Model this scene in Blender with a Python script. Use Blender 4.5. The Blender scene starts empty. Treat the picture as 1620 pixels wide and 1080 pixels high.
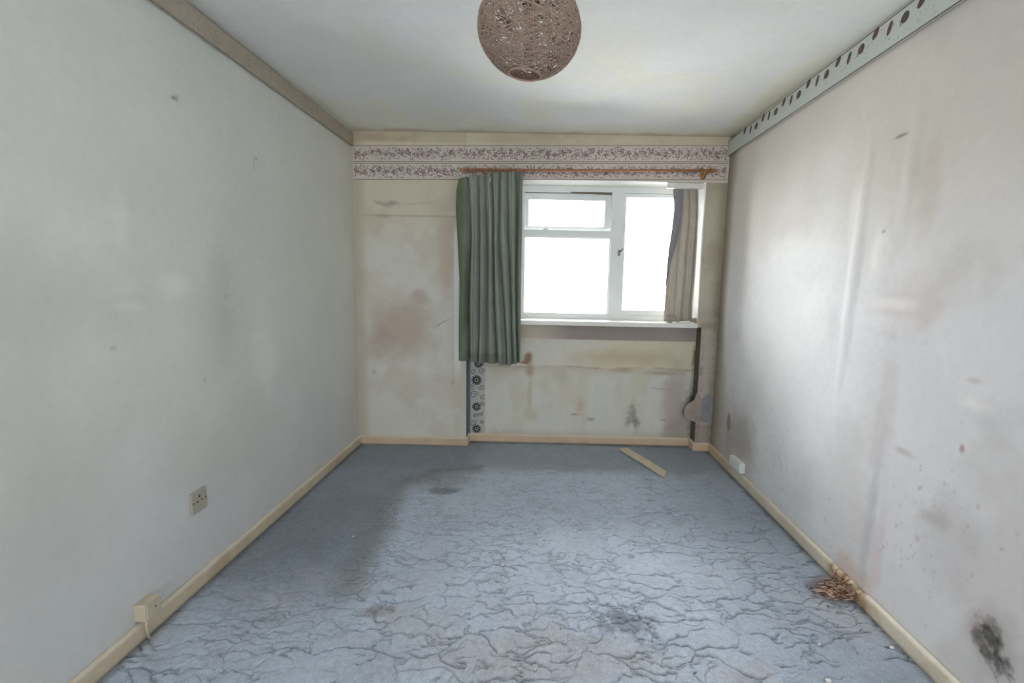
import bpy, bmesh, math, random
import numpy as np
from mathutils import Vector, Matrix
random.seed(7); RNG = np.random.default_rng(11)
SC = bpy.context.scene; COL = SC.collection
PI = math.pi

# ------------------------------------------------------------------ camera
F, PITCH, YAW, ROLL = 763.33, -0.1266, 0.0081, 0.0199
CX, CY = 847.2, 541.9
CAM = Vector((0, 0, 1.3182))
def cam_axes(p, y, r):
    cy, sy, cp, sp, cr, sr = math.cos(y), math.sin(y), math.cos(p), math.sin(p), math.cos(r), math.sin(r)
    f = Vector((-sy*cp, cy*cp, sp)); rt = Vector((cy, sy, 0)); up = rt.cross(f)
    return rt*cr + up*sr, -rt*sr + up*cr, f
RT, UP, FW = cam_axes(PITCH, YAW, ROLL)
cd = bpy.data.cameras.new('camera'); cam = bpy.data.objects.new('camera', cd); COL.objects.link(cam)
cam.matrix_world = Matrix(((RT.x, UP.x, -FW.x, CAM.x), (RT.y, UP.y, -FW.y, CAM.y), (RT.z, UP.z, -FW.z, CAM.z), (0, 0, 0, 1)))
cd.sensor_fit = 'HORIZONTAL'; cd.sensor_width = 36; cd.lens = F/1620*36
cd.shift_x = -(CX-810)/1620; cd.shift_y = (CY-540)/1620; cd.clip_start = 0.02
SC.camera = cam

# ------------------------------------------------------------------ world, light, exposure
SUNE = 24
A, B, D, H = 1.428, 1.377, 3.736, 2.4        # left, right, back (pier face), ceiling height
YREAR = -5.0
w = bpy.data.worlds.new('overcast_sky'); SC.world = w; w.use_nodes = True
bg = w.node_tree.nodes['Background']; bg.inputs[1].default_value = 16
_N, _L = w.node_tree.nodes, w.node_tree.links      # even overcast: brightest overhead, paler ground
_tc = _N.new('ShaderNodeTexCoord'); _sx = _N.new('ShaderNodeSeparateXYZ'); _cr = _N.new('ShaderNodeValToRGB'); _mr = _N.new('ShaderNodeMapRange')
_mr.inputs['From Min'].default_value = -1; _L.new(_tc.outputs['Generated'], _sx.inputs[0]); _L.new(_sx.outputs['Z'], _mr.inputs['Value']); _L.new(_mr.outputs[0], _cr.inputs[0]); _L.new(_cr.outputs[0], bg.inputs[0])
_e = _cr.color_ramp.elements; _e[0].position = .47; _e[0].color = (1.14, 1.15, 1.12, 1); _e[1].position = 1; _e[1].color = (1.1, 1.15, 1.22, 1)
_x = _e.new(.53); _x.color = (1.0, 1.03, 1.06, 1)
def portal(name, loc, rot, sx, sy):
    l = bpy.data.lights.new(name, 'AREA'); l.shape = 'RECTANGLE'; l.size = sx; l.size_y = sy
    l.cycles.is_portal = True
    o = bpy.data.objects.new(name, l); o.location = loc; o.rotation_euler = rot; COL.objects.link(o)
portal('window_portal', (0.63, 4.06, 1.57), (-PI/2, 0, 0), 1.5, 1.15)
REAR_X0, REAR_X1, REAR_Z0, REAR_Z1 = -0.85, 0.85, 0.6, 2.2  # unseen opening behind the camera, added and sized as fill light
portal('rear_fill_portal', ((REAR_X0+REAR_X1)/2, YREAR-0.1, (REAR_Z0+REAR_Z1)/2), (PI/2, 0, 0), REAR_X1-REAR_X0, REAR_Z1-REAR_Z0)
_sl = bpy.data.lights.new('hazy_sun', 'SUN'); _sl.energy = SUNE; _sl.angle = math.radians(75); _sl.color = (1, .99, .97)   # sun behind thin cloud, from the upper left outside
_so = bpy.data.objects.new('hazy_sun', _sl); _so.rotation_euler = Vector((.62, -1, -.72)).to_track_quat('-Z', 'Y').to_euler(); COL.objects.link(_so)
SC.view_settings.view_transform = 'Standard'; SC.view_settings.look = 'None'
SC.view_settings.exposure = -0.6; SC.view_settings.gamma = 1; SC.view_settings.use_curve_mapping = False
SC.cycles.use_denoising = True; SC.cycles.max_bounces = 12; SC.cycles.diffuse_bounces = 8
SC.cycles.sample_clamp_indirect = 12

# ------------------------------------------------------------------ measuring: a point of the photo to a point on a real plane
def ray(u, v): return (RT*((u-CX)/F) - UP*((v-CY)/F) + FW)
def onX(u, v, X): d = ray(u, v); return CAM + d*((X-CAM.x)/d.x)
def onY(u, v, Y): d = ray(u, v); return CAM + d*((Y-CAM.y)/d.y)
def onZ(u, v, Z): d = ray(u, v); return CAM + d*((Z-CAM.z)/d.z)
RECESS = 0.115; YR = D + RECESS; YW = YR + 0.09       # recess wall, window frame face
XP = onY(737.5, 640, D).x                               # pier edge
XB = onY(1098, 706, D).x                              # boxing edge below the window
ZL = onY(960, 286, D).z                               # lintel underside
WX0, WX1 = onY(812, 400, YR).x, onY(1110, 400, D).x
WZ0 = onY(960, 509, YR).z

# ------------------------------------------------------------------ numpy noise
def vnoise(x, y, seed=0):
    xi, yi = np.floor(x).astype(np.int64), np.floor(y).astype(np.int64); fx, fy = x-xi, y-yi
    fx, fy = fx*fx*(3-2*fx), fy*fy*(3-2*fy)
    def h(a, b):
        n = (a*374761393 + b*668265263 + seed*1442695041) & 0xffffffff
        n = ((n ^ (n >> 13))*1274126177) & 0xffffffff
        return ((n ^ (n >> 16)) & 0xffff)/65535.0
    return (h(xi, yi)*(1-fx)+h(xi+1, yi)*fx)*(1-fy) + (h(xi, yi+1)*(1-fx)+h(xi+1, yi+1)*fx)*fy
def fbm(x, y, sc, seed=0, oct=4):
    t, a, s = 0, 0.5, 0
    for k in range(oct):
        t = t + a*vnoise(x*sc+17.3*k, y*sc+9.1*k, seed+k); s += a; a *= .55; sc *= 2.03
    return t/s
def sm(x, a, b):
    t = np.clip((x-a)/(b-a), 0, 1); return t*t*(3-2*t)
def blob(a, b, ca, cb, ra, rb, rot=0, soft=.5, nz=.5, sc=9, seed=3):
    c, s = math.cos(rot), math.sin(rot); x, y = a-ca, b-cb
    d = np.sqrt(((x*c+y*s)/ra)**2 + ((-x*s+y*c)/rb)**2)
    d = d + (fbm(a, b, sc, seed)-.5)*2*nz
    return 1-sm(d, 1-soft, 1+soft)
def lin(c):
    return np.array([((v/255)/12.92 if v/255 <= .04045 else ((v/255+.055)/1.055)**2.4) for v in c])
def mixc(t, col, m): 
    m = np.clip(m, 0, 1)[..., None]; return t*(1-m) + np.asarray(col)*m

# ------------------------------------------------------------------ materials
def mat(name, rgb, rough=.7, spec=.3, noise=None, bump=None, attr=False, mould=False, sheen=0, trans=0, metal=0, grain=None):
    m = bpy.data.materials.new(name); m.use_nodes = True; nt = m.node_tree; N = nt.nodes; L = nt.links
    p = N['Principled BSDF']; p.inputs['Roughness'].default_value = rough; p.inputs['Specular IOR Level'].default_value = spec
    p.inputs['Metallic'].default_value = metal
    if sheen: p.inputs['Sheen Weight'].default_value = sheen; p.inputs['Sheen Roughness'].default_value = .4
    c = lin(rgb); tc = N.new('ShaderNodeTexCoord'); out = None
    rgbn = N.new('ShaderNodeRGB'); rgbn.outputs[0].default_value = (*c, 1); out = rgbn.outputs[0]
    if attr:
        at = N.new('ShaderNodeAttribute'); at.attribute_name = 'tint'; out = at.outputs['Color']
    def tex(scale, detail=4, stretch=None):
        n = N.new('ShaderNodeTexNoise'); n.inputs['Scale'].default_value = scale; n.inputs['Detail'].default_value = detail
        if stretch:
            mp = N.new('ShaderNodeMapping'); mp.inputs['Scale'].default_value = stretch
            L.new(tc.outputs['Object'], mp.inputs[0]); L.new(mp.outputs[0], n.inputs['Vector'])
        else: L.new(tc.outputs['Object'], n.inputs['Vector'])
        return n
    if noise:
        for sc_, amt in noise:
            n = tex(sc_, 5, grain); mr = N.new('ShaderNodeMapRange')
            mr.inputs['From Min'].default_value = .3; mr.inputs['From Max'].default_value = .7
            mr.inputs['To Min'].default_value = 1-amt; mr.inputs['To Max'].default_value = 1+amt
            L.new(n.outputs['Fac'], mr.inputs['Value'])
            vm = N.new('ShaderNodeVectorMath'); vm.operation = 'SCALE'
            L.new(out, vm.inputs[0]); L.new(mr.outputs[0], vm.inputs['Scale']); out = vm.outputs[0]
    if mould:
        am = N.new('ShaderNodeAttribute'); am.attribute_name = 'mould'
        n = tex(70, 6); n2 = tex(16, 4)
        ad = N.new('ShaderNodeMath'); ad.operation = 'MULTIPLY_ADD'; ad.inputs[1].default_value = .6
        L.new(n.outputs['Fac'], ad.inputs[0]); 
        s2 = N.new('ShaderNodeMath'); s2.operation = 'MULTIPLY'; s2.inputs[1].default_value = .4; L.new(n2.outputs['Fac'], s2.inputs[0]); L.new(s2.outputs[0], ad.inputs[2])
        sub = N.new('ShaderNodeMath'); sub.operation = 'ADD'; L.new(am.outputs['Fac'], sub.inputs[0]); L.new(ad.outputs[0], sub.inputs[1])
        mr = N.new('ShaderNodeMapRange'); mr.inputs['From Min'].default_value = .68; mr.inputs['From Max'].default_value = 1.45; mr.clamp = True
        L.new(sub.outputs[0], mr.inputs['Value'])
        mx = N.new('ShaderNodeMix'); mx.data_type = 'RGBA'; L.new(mr.outputs[0], mx.inputs[0]); L.new(out, mx.inputs[6])
        mx.inputs[7].default_value = (*lin((50, 52, 46)), 1); out = mx.outputs[2]
    L.new(out, p.inputs['Base Color'])
    if bump:
        prev = None
        for sc_, st, dist in bump:
            n = tex(sc_, 6, grain); b = N.new('ShaderNodeBump'); b.inputs['Strength'].default_value = st; b.inputs['Distance'].default_value = dist
            L.new(n.outputs['Fac'], b.inputs['Height'])
            if prev: L.new(prev, b.inputs['Normal'])
            prev = b.outputs[0]
        L.new(prev, p.inputs['Normal'])
    if trans:
        tr = N.new('ShaderNodeBsdfTranslucent'); L.new(out, tr.inputs[0]); mx = N.new('ShaderNodeMixShader'); mx.inputs[0].default_value = trans
        L.new(p.outputs[0], mx.inputs[1]); L.new(tr.outputs[0], mx.inputs[2]); L.new(mx.outputs[0], N['Material Output'].inputs[0])
    return m
M_WALL = mat('stained_wallpaper', (200, 200, 195), .8, .25, [(3.5, .025), (30, .02)], [(9, .25, .01), (160, .25, .0015)], attr=True, mould=True)
M_CARPET = mat('blue_carpet', (110, 125, 145), .95, .1, [(220, .16), (45, .10), (6, .05)], [(420, .6, .004), (60, .35, .006)], attr=True, sheen=.25)
M_SKIRT = mat('cream_skirting', (210, 202, 184), .55, .35, [(8, .05), (60, .04)], [(50, .3, .002)], attr=True)
M_WHITE = mat('white_plastic', (232, 236, 236), .4, .4, [(12, .02)])
M_SILL = mat('white_gloss_paint', (236, 234, 228), .35, .4, [(12, .04)])
M_GLASS = bpy.data.materials.new('window_glass'); M_GLASS.use_nodes = True
_n = M_GLASS.node_tree; _p = _n.nodes['Principled BSDF']
_p.inputs['Base Color'].default_value = (1, 1, 1, 1); _p.inputs['Transmission Weight'].default_value = 1; _p.inputs['Roughness'].default_value = 0; _p.inputs['IOR'].default_value = 1.45
_g = _n.nodes.new('ShaderNodeBsdfTransparent'); _gl = _n.nodes.new('ShaderNodeBsdfGlossy'); _gl.inputs['Roughness'].default_value = .02
_mx = _n.nodes.new('ShaderNodeMixShader'); _fr = _n.nodes.new('ShaderNodeFresnel'); _fr.inputs[0].default_value = 1.45
_n.links.new(_fr.outputs[0], _mx.inputs[0]); _n.links.new(_g.outputs[0], _mx.inputs[1]); _n.links.new(_gl.outputs[0], _mx.inputs[2])
_n.links.new(_mx.outputs[0], _n.nodes['Material Output'].inputs[0]); _n.nodes.remove(_p)
M_METAL = mat('grey_metal', (120, 122, 124), .35, .5, metal=.8)
M_ROD = mat('orange_brown_wood', (172, 122, 92), .5, .35, [(60, .25)])
M_BRASS = mat('aged_brass', (176, 128, 70), .4, .5, metal=.5, noise=[(90, .2)])
M_CURT = mat('grey_green_curtain', (142, 148, 134), .85, .15, [(5, .08), (300, .10)], [(500, .3, .001)], trans=.06, attr=True, sheen=.2)
M_CURTD = mat('dark_green_hem', (84, 98, 76), .9, .1, [(90, .14)], [(300, .4, .002)], trans=.05)
M_LINING = mat('beige_curtain_lining', (184, 178, 168), .9, .1, [(14, .06), (200, .05)], [(300, .3, .001)], trans=.25)
M_LINING_G = mat('grey_blue_curtain_edge', (164, 162, 166), .9, .1, [(40, .08)], trans=.25)
M_STRING = mat('brown_paper_string', (212, 190, 174), .85, .15, [(150, .15)], trans=.45)
M_TAUPE = mat('taupe_plastic', (182, 160, 146), .7, .25, [(30, .05)])
M_GAP = mat('shaded_gap', (120, 108, 102), .8, .1)
M_DARK = mat('dark_slot', (52, 46, 42), .8, .1)
M_SOCKET = mat('yellowed_plastic', (182, 176, 160), .45, .4, [(30, .04)])
M_BOX = mat('cream_gloss_paint', (206, 194, 168), .5, .35, [(20, .08)], [(60, .3, .002)])
M_STRIPW = mat('bare_pine', (218, 206, 182), .7, .2, [(14, .09), (60, .06)], [(40, .4, .002)], grain=(1, 1, 1))
M_SPLINT = mat('brown_splinter', (120, 92, 78), .9, .1, [(90, .35)])
M_SPLINT2 = mat('pale_splinter', (206, 178, 158), .9, .1, [(90, .2)])
M_PAPER = mat('grey_torn_paper', (172, 158, 148), .9, .1, [(20, .08), (90, .06)], [(30, .5, .003)])
M_PAPERB = mat('blue_grey_torn_paper', (150, 152, 156), .9, .1, [(20, .08)], [(30, .5, .003)])
M_BBASE = mat('pale_pink_border_paper', (218, 208, 200), .75, .2, [(6, .05), (40, .03)])
M_BLINE = mat('dark_border_line', (118, 96, 92), .8, .1, [(30, .2)])
M_PR1 = mat('mauve_print', (156, 130, 140), .8, .1, [(60, .12)])
M_PR2 = mat('brown_print', (132, 108, 108), .8, .1, [(60, .12)])
M_PR3 = mat('grey_print', (162, 146, 146), .8, .1, [(60, .12)])
M_RBASE = mat('pale_grey_border_paper', (204, 208, 202), .75, .2, [(5, .03), (140, .05)])
M_RLINE = mat('charcoal_line', (92, 88, 84), .8, .1)
M_RB1 = mat('charcoal_green_motif', (84, 90, 82), .8, .1, [(80, .15)])
M_RB2 = mat('mauve_brown_motif', (112, 88, 88), .8, .1, [(80, .15)])
M_RB3 = mat('faint_grey_motif', (166, 170, 166), .8, .1, [(80, .15)])
M_LBASE = mat('taupe_border_paper', (186, 176, 160), .8, .2, [(5, .05), (28, .05)])
M_LPR = mat('taupe_print', (174, 165, 150), .8, .1, [(60, .08)])
M_LLINE = mat('taupe_edge_line', (136, 122, 112), .8, .1)
M_FBASE = mat('off_white_floral_paper', (196, 196, 190), .8, .2, [(10, .04)])
M_FPR = mat('black_floral_print', (74, 74, 74), .8, .1, [(60, .2)])
M_LINT = mat('white_lint', (240, 238, 232), .9, .1)

# ------------------------------------------------------------------ builders
def setp(o, label=None, cat=None, group=None, kind=None):
    if label: o['label'] = label
    if cat: o['category'] = cat
    if group: o['group'] = group
    if kind: o['kind'] = kind
    return o
def link(name, me, m, parent=None, smooth=False):
    ms = m if isinstance(m, (list, tuple)) else [m]
    for x in ms: me.materials.append(x)
    if smooth: me.polygons.foreach_set('use_smooth', [True]*len(me.polygons))
    o = bpy.data.objects.new(name, me); COL.objects.link(o)
    if parent: o.parent = parent; o.matrix_parent_inverse = Matrix.Translation(-parent.location) if parent.type == 'EMPTY' else Matrix.Identity(4)
    return o
def thing(name, loc, label, cat, group=None, kind=None):
    o = bpy.data.objects.new(name, None); o.location = loc; o.empty_display_size = .05; COL.objects.link(o)
    return setp(o, label, cat, group, kind)
class G:   # gathers boxes, tubes, prisms and lathes into one mesh, in world coordinates
    def __init__(s): s.v = []; s.f = []; s.m = []
    def add(s, vs, fs, mi=0):
        n = len(s.v); s.v += [tuple(x) for x in vs]; s.f += [tuple(i+n for i in f) for f in fs]; s.m += [mi]*len(fs); return s
    def box(s, a, b, mi=0, bev=0):
        (x0, y0, z0), (x1, y1, z1) = a, b
        if bev:
            bm = bmesh.new(); r = bmesh.ops.create_cube(bm, size=1)
            bmesh.ops.scale(bm, vec=(abs(x1-x0), abs(y1-y0), abs(z1-z0)), verts=bm.verts)
            bmesh.ops.bevel(bm, geom=bm.edges[:], offset=bev, segments=2, affect='EDGES', profile=.6)
            bmesh.ops.translate(bm, vec=((x0+x1)/2, (y0+y1)/2, (z0+z1)/2), verts=bm.verts)
            bm.verts.index_update()
            s.add([v.co[:] for v in bm.verts], [[v.index for v in f.verts] for f in bm.faces], mi); bm.free(); return s
        vs = [(x, y, z) for z in (z0, z1) for y in (y0, y1) for x in (x0, x1)]
        return s.add(vs, [(0, 2, 3, 1), (4, 5, 7, 6), (0, 1, 5, 4), (2, 6, 7, 3), (0, 4, 6, 2), (1, 3, 7, 5)], mi)
    def prism(s, pts, vec, mi=0):
        n = len(pts); vec = Vector(vec); q = [Vector(p) for p in pts]
        return s.add(q+[p+vec for p in q], [tuple(range(n-1, -1, -1)), tuple(range(n, 2*n))]+[(i, (i+1) % n, n+(i+1) % n, n+i) for i in range(n)], mi)
    def tube(s, pts, r, seg=8, mi=0, cap=True):
        pts = [Vector(p) for p in pts]; n = len(pts); rs = r if isinstance(r, (list, tuple)) else [r]*n; vs = []
        t0 = (pts[1]-pts[0]).normalized(); u = t0.orthogonal().normalized()
        for i, p in enumerate(pts):
            t = (pts[min(i+1, n-1)]-pts[max(i-1, 0)]).normalized(); u = (u-t*u.dot(t)).normalized(); v = t.cross(u)
            vs += [p+(u*math.cos(2*PI*k/seg)+v*math.sin(2*PI*k/seg))*rs[i] for k in range(seg)]
        fs = [(i*seg+k, i*seg+(k+1) % seg, (i+1)*seg+(k+1) % seg, (i+1)*seg+k) for i in range(n-1) for k in range(seg)]
        if cap: fs += [tuple(range(seg-1, -1, -1)), tuple((n-1)*seg+k for k in range(seg))]
        return s.add(vs, fs, mi)
    def lathe(s, c, prof, seg=24, mi=0, axis=None):
        c = Vector(c); q = axis or Matrix.Identity(3); vs = []; n = len(prof)
        for r, z in prof: vs += [c+q@Vector((r*math.cos(2*PI*k/seg), r*math.sin(2*PI*k/seg), z)) for k in range(seg)]
        return s.add(vs, [(i*seg+k, i*seg+(k+1) % seg, (i+1)*seg+(k+1) % seg, (i+1)*seg+k) for i in range(n-1) for k in range(seg)], mi)
    def obj(s, name, m, parent=None, smooth=False):
        me = bpy.data.meshes.new(name); me.from_pydata(s.v, [], s.f); me.update()
        o = link(name, me, m, parent, smooth)
        me.polygons.foreach_set('material_index', s.m)
        return o

class Panels:  # dense grids in one mesh with colour and mould attributes
    gain = 1.0
    def __init__(s): s.V = []; s.Fc = []; s.T = []; s.Mo = []; s.n = 0
    def grid(s, P, tint, mould=None, flip=False):
        nv, nu = P.shape[:2]; i = np.arange(nv*nu).reshape(nv, nu)+s.n
        q = np.stack([i[:-1, :-1], i[:-1, 1:], i[1:, 1:], i[1:, :-1]], -1).reshape(-1, 4)
        if flip: q = q[:, ::-1]
        s.V.append(P.reshape(-1, 3)); s.Fc.append(q); s.T.append(tint.reshape(-1, 3))
        s.Mo.append(np.zeros(nv*nu) if mould is None else mould.reshape(-1)); s.n += nv*nu
    def obj(s, name, m, parent=None, smooth=True):
        V = np.concatenate(s.V); Q = np.concatenate(s.Fc); me = bpy.data.meshes.new(name)
        me.vertices.add(len(V)); me.vertices.foreach_set('co', V.astype(np.float32).ravel())
        me.loops.add(Q.size); me.loops.foreach_set('vertex_index', Q.astype(np.int32).ravel())
        me.polygons.add(len(Q)); me.polygons.foreach_set('loop_start', np.arange(0, Q.size, 4, dtype=np.int32))
        me.update(calc_edges=True)
        T = np.minimum(np.concatenate(s.T)*(1.22 if m.name == 'stained_wallpaper' else 1), .86); a = me.attributes.new('tint', 'FLOAT_COLOR', 'POINT')
        a.data.foreach_set('color', np.concatenate([T, np.ones((len(T), 1))], 1).astype(np.float32).ravel())
        a = me.attributes.new('mould', 'FLOAT', 'POINT'); a.data.foreach_set('value', np.concatenate(s.Mo).astype(np.float32))
        return link(name, me, m, parent, smooth)
def axis_pts(lo, hi, step, extra=()):
    return np.unique(np.concatenate([np.linspace(lo, hi, max(2, int(round((hi-lo)/step))+1)), np.array(extra, float)]))

BROWN = lin((168, 150, 128)); BEIGE = lin((202, 192, 172)); GREYB = lin((150, 144, 134)); DKB = lin((110, 98, 84))

# ------------------------------------------------------------------ left wall
def wall_left():
    y = np.concatenate([np.linspace(YREAR, .9, 10)[:-1], axis_pts(.9, D, .012)]); z = axis_pts(0, H, .012)
    Y, Z = np.meshgrid(y, z)
    t = np.ones(Y.shape+(3,))*lin((205, 207, 200))
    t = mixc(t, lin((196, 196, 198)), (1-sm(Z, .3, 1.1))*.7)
    t = mixc(t, lin((196, 192, 176)), sm(Y, 3.35, 3.73)*.45*(.5+fbm(Y, Z, 5, 2)))
    t = mixc(t, lin((190, 190, 176)), (fbm(Y, Z, 1.7, 5) > .0)*sm(fbm(Y, Z, 1.7, 5), .5, .75)*.35)
    for (u, v, r1, r2, c, s_) in [(277, 155, .022, .007, (128, 128, 118), .9), (405, 250, .012, .006, (150, 148, 140), .7), (403, 262, .006, .02, (165, 164, 156), .6),
                                  (182, 548, .012, .005, (150, 148, 142), .6), (358, 468, .012, .006, (150, 148, 140), .5), (325, 600, .01, .01, (170, 168, 160), .6)]:
        p = onX(u, v, -A); t = mixc(t, lin(c), blob(Y, Z, p.y, p.z, r1, r2, .3, .5, .4, 60)*s_)
    for (u, v, r1, r2) in [(190, 350, .035, .10), (200, 452, .05, .025), (205, 485, .05, .02), (280, 450, .08, .04), (150, 400, .12, .12), (420, 560, .10, .2)]:
        p = onX(u, v, -A); t = mixc(t, lin((222, 224, 218)), blob(Y, Z, p.y, p.z, r1, r2, 0, .8, .4, 12)*.45)
    for (u, v, r1, r2) in [(350, 470, .06, .25), (90, 470, .25, .12), (350, 500, .15, .2), (50, 800, .1, .4)]:
        p = onX(u, v, -A); t = mixc(t, lin((180, 182, 176)), blob(Y, Z, p.y, p.z, r1, r2, 0, .9, .4, 6)*.3)
    X = -A + (fbm(Y, Z, 2.2, 8)-.5)*.008*sm(D-Y, 0, .2) - .002
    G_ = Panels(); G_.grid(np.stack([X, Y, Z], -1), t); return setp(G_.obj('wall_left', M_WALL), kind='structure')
wall_left()

# ------------------------------------------------------------------ right wall
def wall_right():
    y = np.concatenate([np.linspace(YREAR, .9, 10)[:-1], axis_pts(.9, D, .007)]); z = axis_pts(0, H, .008)
    Y, Z = np.meshgrid(y, z); n1 = fbm(Y, Z, 3, 21); n2 = fbm(Y, Z, 11, 25)
    t = np.ones(Y.shape+(3,))*lin((210, 208, 209))
    t = mixc(t, lin((200, 192, 180)), sm(Z+.25*n1, 1.35, 1.95)*.75)
    p = onX(1240, 560, B); t = mixc(t, lin((226, 228, 230)), blob(Y, Z, p.y, p.z, .55, .75, 0, .7, .3, 3)*.8)
    t = mixc(t, lin((192, 186, 182)), sm(n1, .5, .75)*(.25+.35*sm(-Y, -2.4, -1.6)))
    # damp brown corner against the back wall, widest at the foot
    edge = D-Y; wd = .11+.13*sm(-Z, -1.1, -.35)+.06*(n1-.5)+.03*sm(Z, 1.9, 2.3)
    t = mixc(t, lin((160, 150, 136)), (1-sm(edge, wd*.35, wd*1.6))*.85)
    t = mixc(t, lin((134, 124, 110)), (1-sm(edge, 0, .16))*.7)
    mo = (1-sm(edge, .0, .09))*(.15+.2*n2)*(1-sm(Z, 1.0, 1.8))
    pb = onX(1165, 690, B); t = mixc(t, lin((150, 136, 126)), blob(Y, Z, pb.y, pb.z, .25, .22, 0, .7, .5, 8)*.6)
    mo = mo + .22*blob(Y, Z, pb.y, pb.z, .3, .16, 0, .8, .6, 14)
    p = onX(1152, 668, B); t = mixc(t, lin((118, 120, 106)), blob(Y, Z, p.y, p.z, .035, .065, 0, .3, .15, 30)*.75)
    # black mould smear low on the near wall, running down towards the room
    def seg(u0, v0, u1, v1, wd_, k, sc=22, nz=.6):
        p, q = onX(u0, v0, B), onX(u1, v1, B); vy, vz = q.y-p.y, q.z-p.z; tt = np.clip(((Y-p.y)*vy+(Z-p.z)*vz)/(vy*vy+vz*vz), 0, 1)
        d = np.hypot(Y-p.y-tt*vy, Z-p.z-tt*vz)/wd_ + (fbm(Y, Z, sc, 87)-.5)*2*nz; return (1-sm(d, .2, 1.3))*k
    mo = mo + np.maximum.reduce([seg(1562, 992, 1584, 1050, .036, .80, 32, .9), seg(1546, 1005, 1562, 1032, .034, .72, 32, .9), seg(1584, 1050, 1600, 1085, .016, .5, 32, .8), seg(1556, 1030, 1578, 1080, .010, .5), seg(1560, 985, 1570, 980, .018, .5), seg(1590, 975, 1600, 990, .015, .2), seg(1530, 945, 1540, 975, .01, .16)])
    p = onX(1550, 1000, B); t = mixc(t, lin((158, 136, 130)), blob(Y, Z, p.y, p.z, .05, .06, 0, .8, .6, 20)*.55); p = onX(1575, 1030, B); t = mixc(t, lin((150, 146, 140)), blob(Y, Z, p.y, p.z, .06, .10, 0, .9, .6, 14)*.5)
    # scuffs, brown specks
    for (u, v, r1, r2, c, s_) in [(1425, 214, .03, .006, (110, 106, 98), .8), (1398, 366, .007, .005, (120, 112, 108), .8), (1521, 709, .008, .013, (158, 108, 94), .7),
                                  (1540, 602, .025, .008, (176, 166, 158), .5), (1380, 900, .02, .16, (206, 184, 184), .5), (1392, 870, .02, .18, (204, 184, 184), .45),
                                  (1370, 840, .035, .30, (178, 174, 174), .45), (1480, 820, .06, .03, (160, 152, 144), .5), (1430, 715, .04, .012, (176, 170, 168), .6),
                                  (1345, 900, .09, .05, (196, 170, 156), .6), (1500, 860, .10, .16, (182, 176, 174), .5), (1400, 650, .05, .2, (190, 182, 182), .4),
                                  (1468, 290, .05, .16, (190, 180, 168), .5), (1440, 480, .14, .09, (192, 180, 172), .45), (1168, 677, .006, .006, (60, 55, 50), .9)]:
        p = onX(u, v, B); t = mixc(t, lin(c), blob(Y, Z, p.y, p.z, r1, r2, 0, .6, .5, 16)*s_)
    for (u, v, r1, r2) in [(1300, 400, .10, .05), (1395, 400, .05, .08), (1350, 340, .03, .15), (1410, 480, .10, .02), (1250, 395, .2, .07), (1545, 640, .05, .02)]:
        p = onX(u, v, B); t = mixc(t, lin((232, 228, 222)), blob(Y, Z, p.y, p.z, r1, r2, 0, .8, .4, 12)*.45)
    for (cu, cv, ru, n_) in [(1230, 740, .22, 70), (1490, 810, .28, 60), (1460, 900, .3, 50), (1240, 640, .3, 20), (1300, 850, .15, 20)]:
        p = onX(cu, cv, B)
        for k in range(n_):
            a, b = p.y+random.gauss(0, ru*.5), p.z+random.gauss(0, ru*.45); r = random.uniform(.0025, .0055)
            if not (.08 < b < 2.2 and .9 < a < D-.03): continue
            i0, i1 = np.searchsorted(y, [a-.03, a+.03]); j0, j1 = np.searchsorted(z, [b-.03, b+.03])
            sub = np.s_[j0:j1, i0:i1]
            t[sub] = mixc(t[sub], lin((150, 130, 122)), np.exp(-(((Y[sub]-a)/r)**2+((Z[sub]-b)/(r*random.uniform(.8, 1.6)))**2))*random.uniform(.15, .6))
    # blistered paper: shallow ridges and bumps
    dx = (fbm(Y, Z, 1.6, 31)-.5)*.014
    for (u, v, r1, r2, h_) in [(1350, 430, .03, .35, .008), (1395, 400, .05, .09, .008), (1300, 480, .10, .06, .006), (1420, 520, .12, .03, .006), (1260, 420, .2, .05, .006), (1440, 260, .03, .2, .006), (1560, 640, .08, .04, .006), (1370, 840, .02, .3, .005)]:
        p = onX(u, v, B); dx = dx + blob(Y, Z, p.y, p.z, r1, r2, .05, .9, .3, 8)*h_
    X = B + .003 - dx*sm(D-Y, 0, .25)*sm(Z, .05, .2)*sm(H-Z, .1, .2)
    G_ = Panels(); G_.grid(np.stack([X, Y, Z], -1), t, mo, flip=True); return setp(G_.obj('wall_right', M_WALL), kind='structure')
wall_right()

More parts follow.
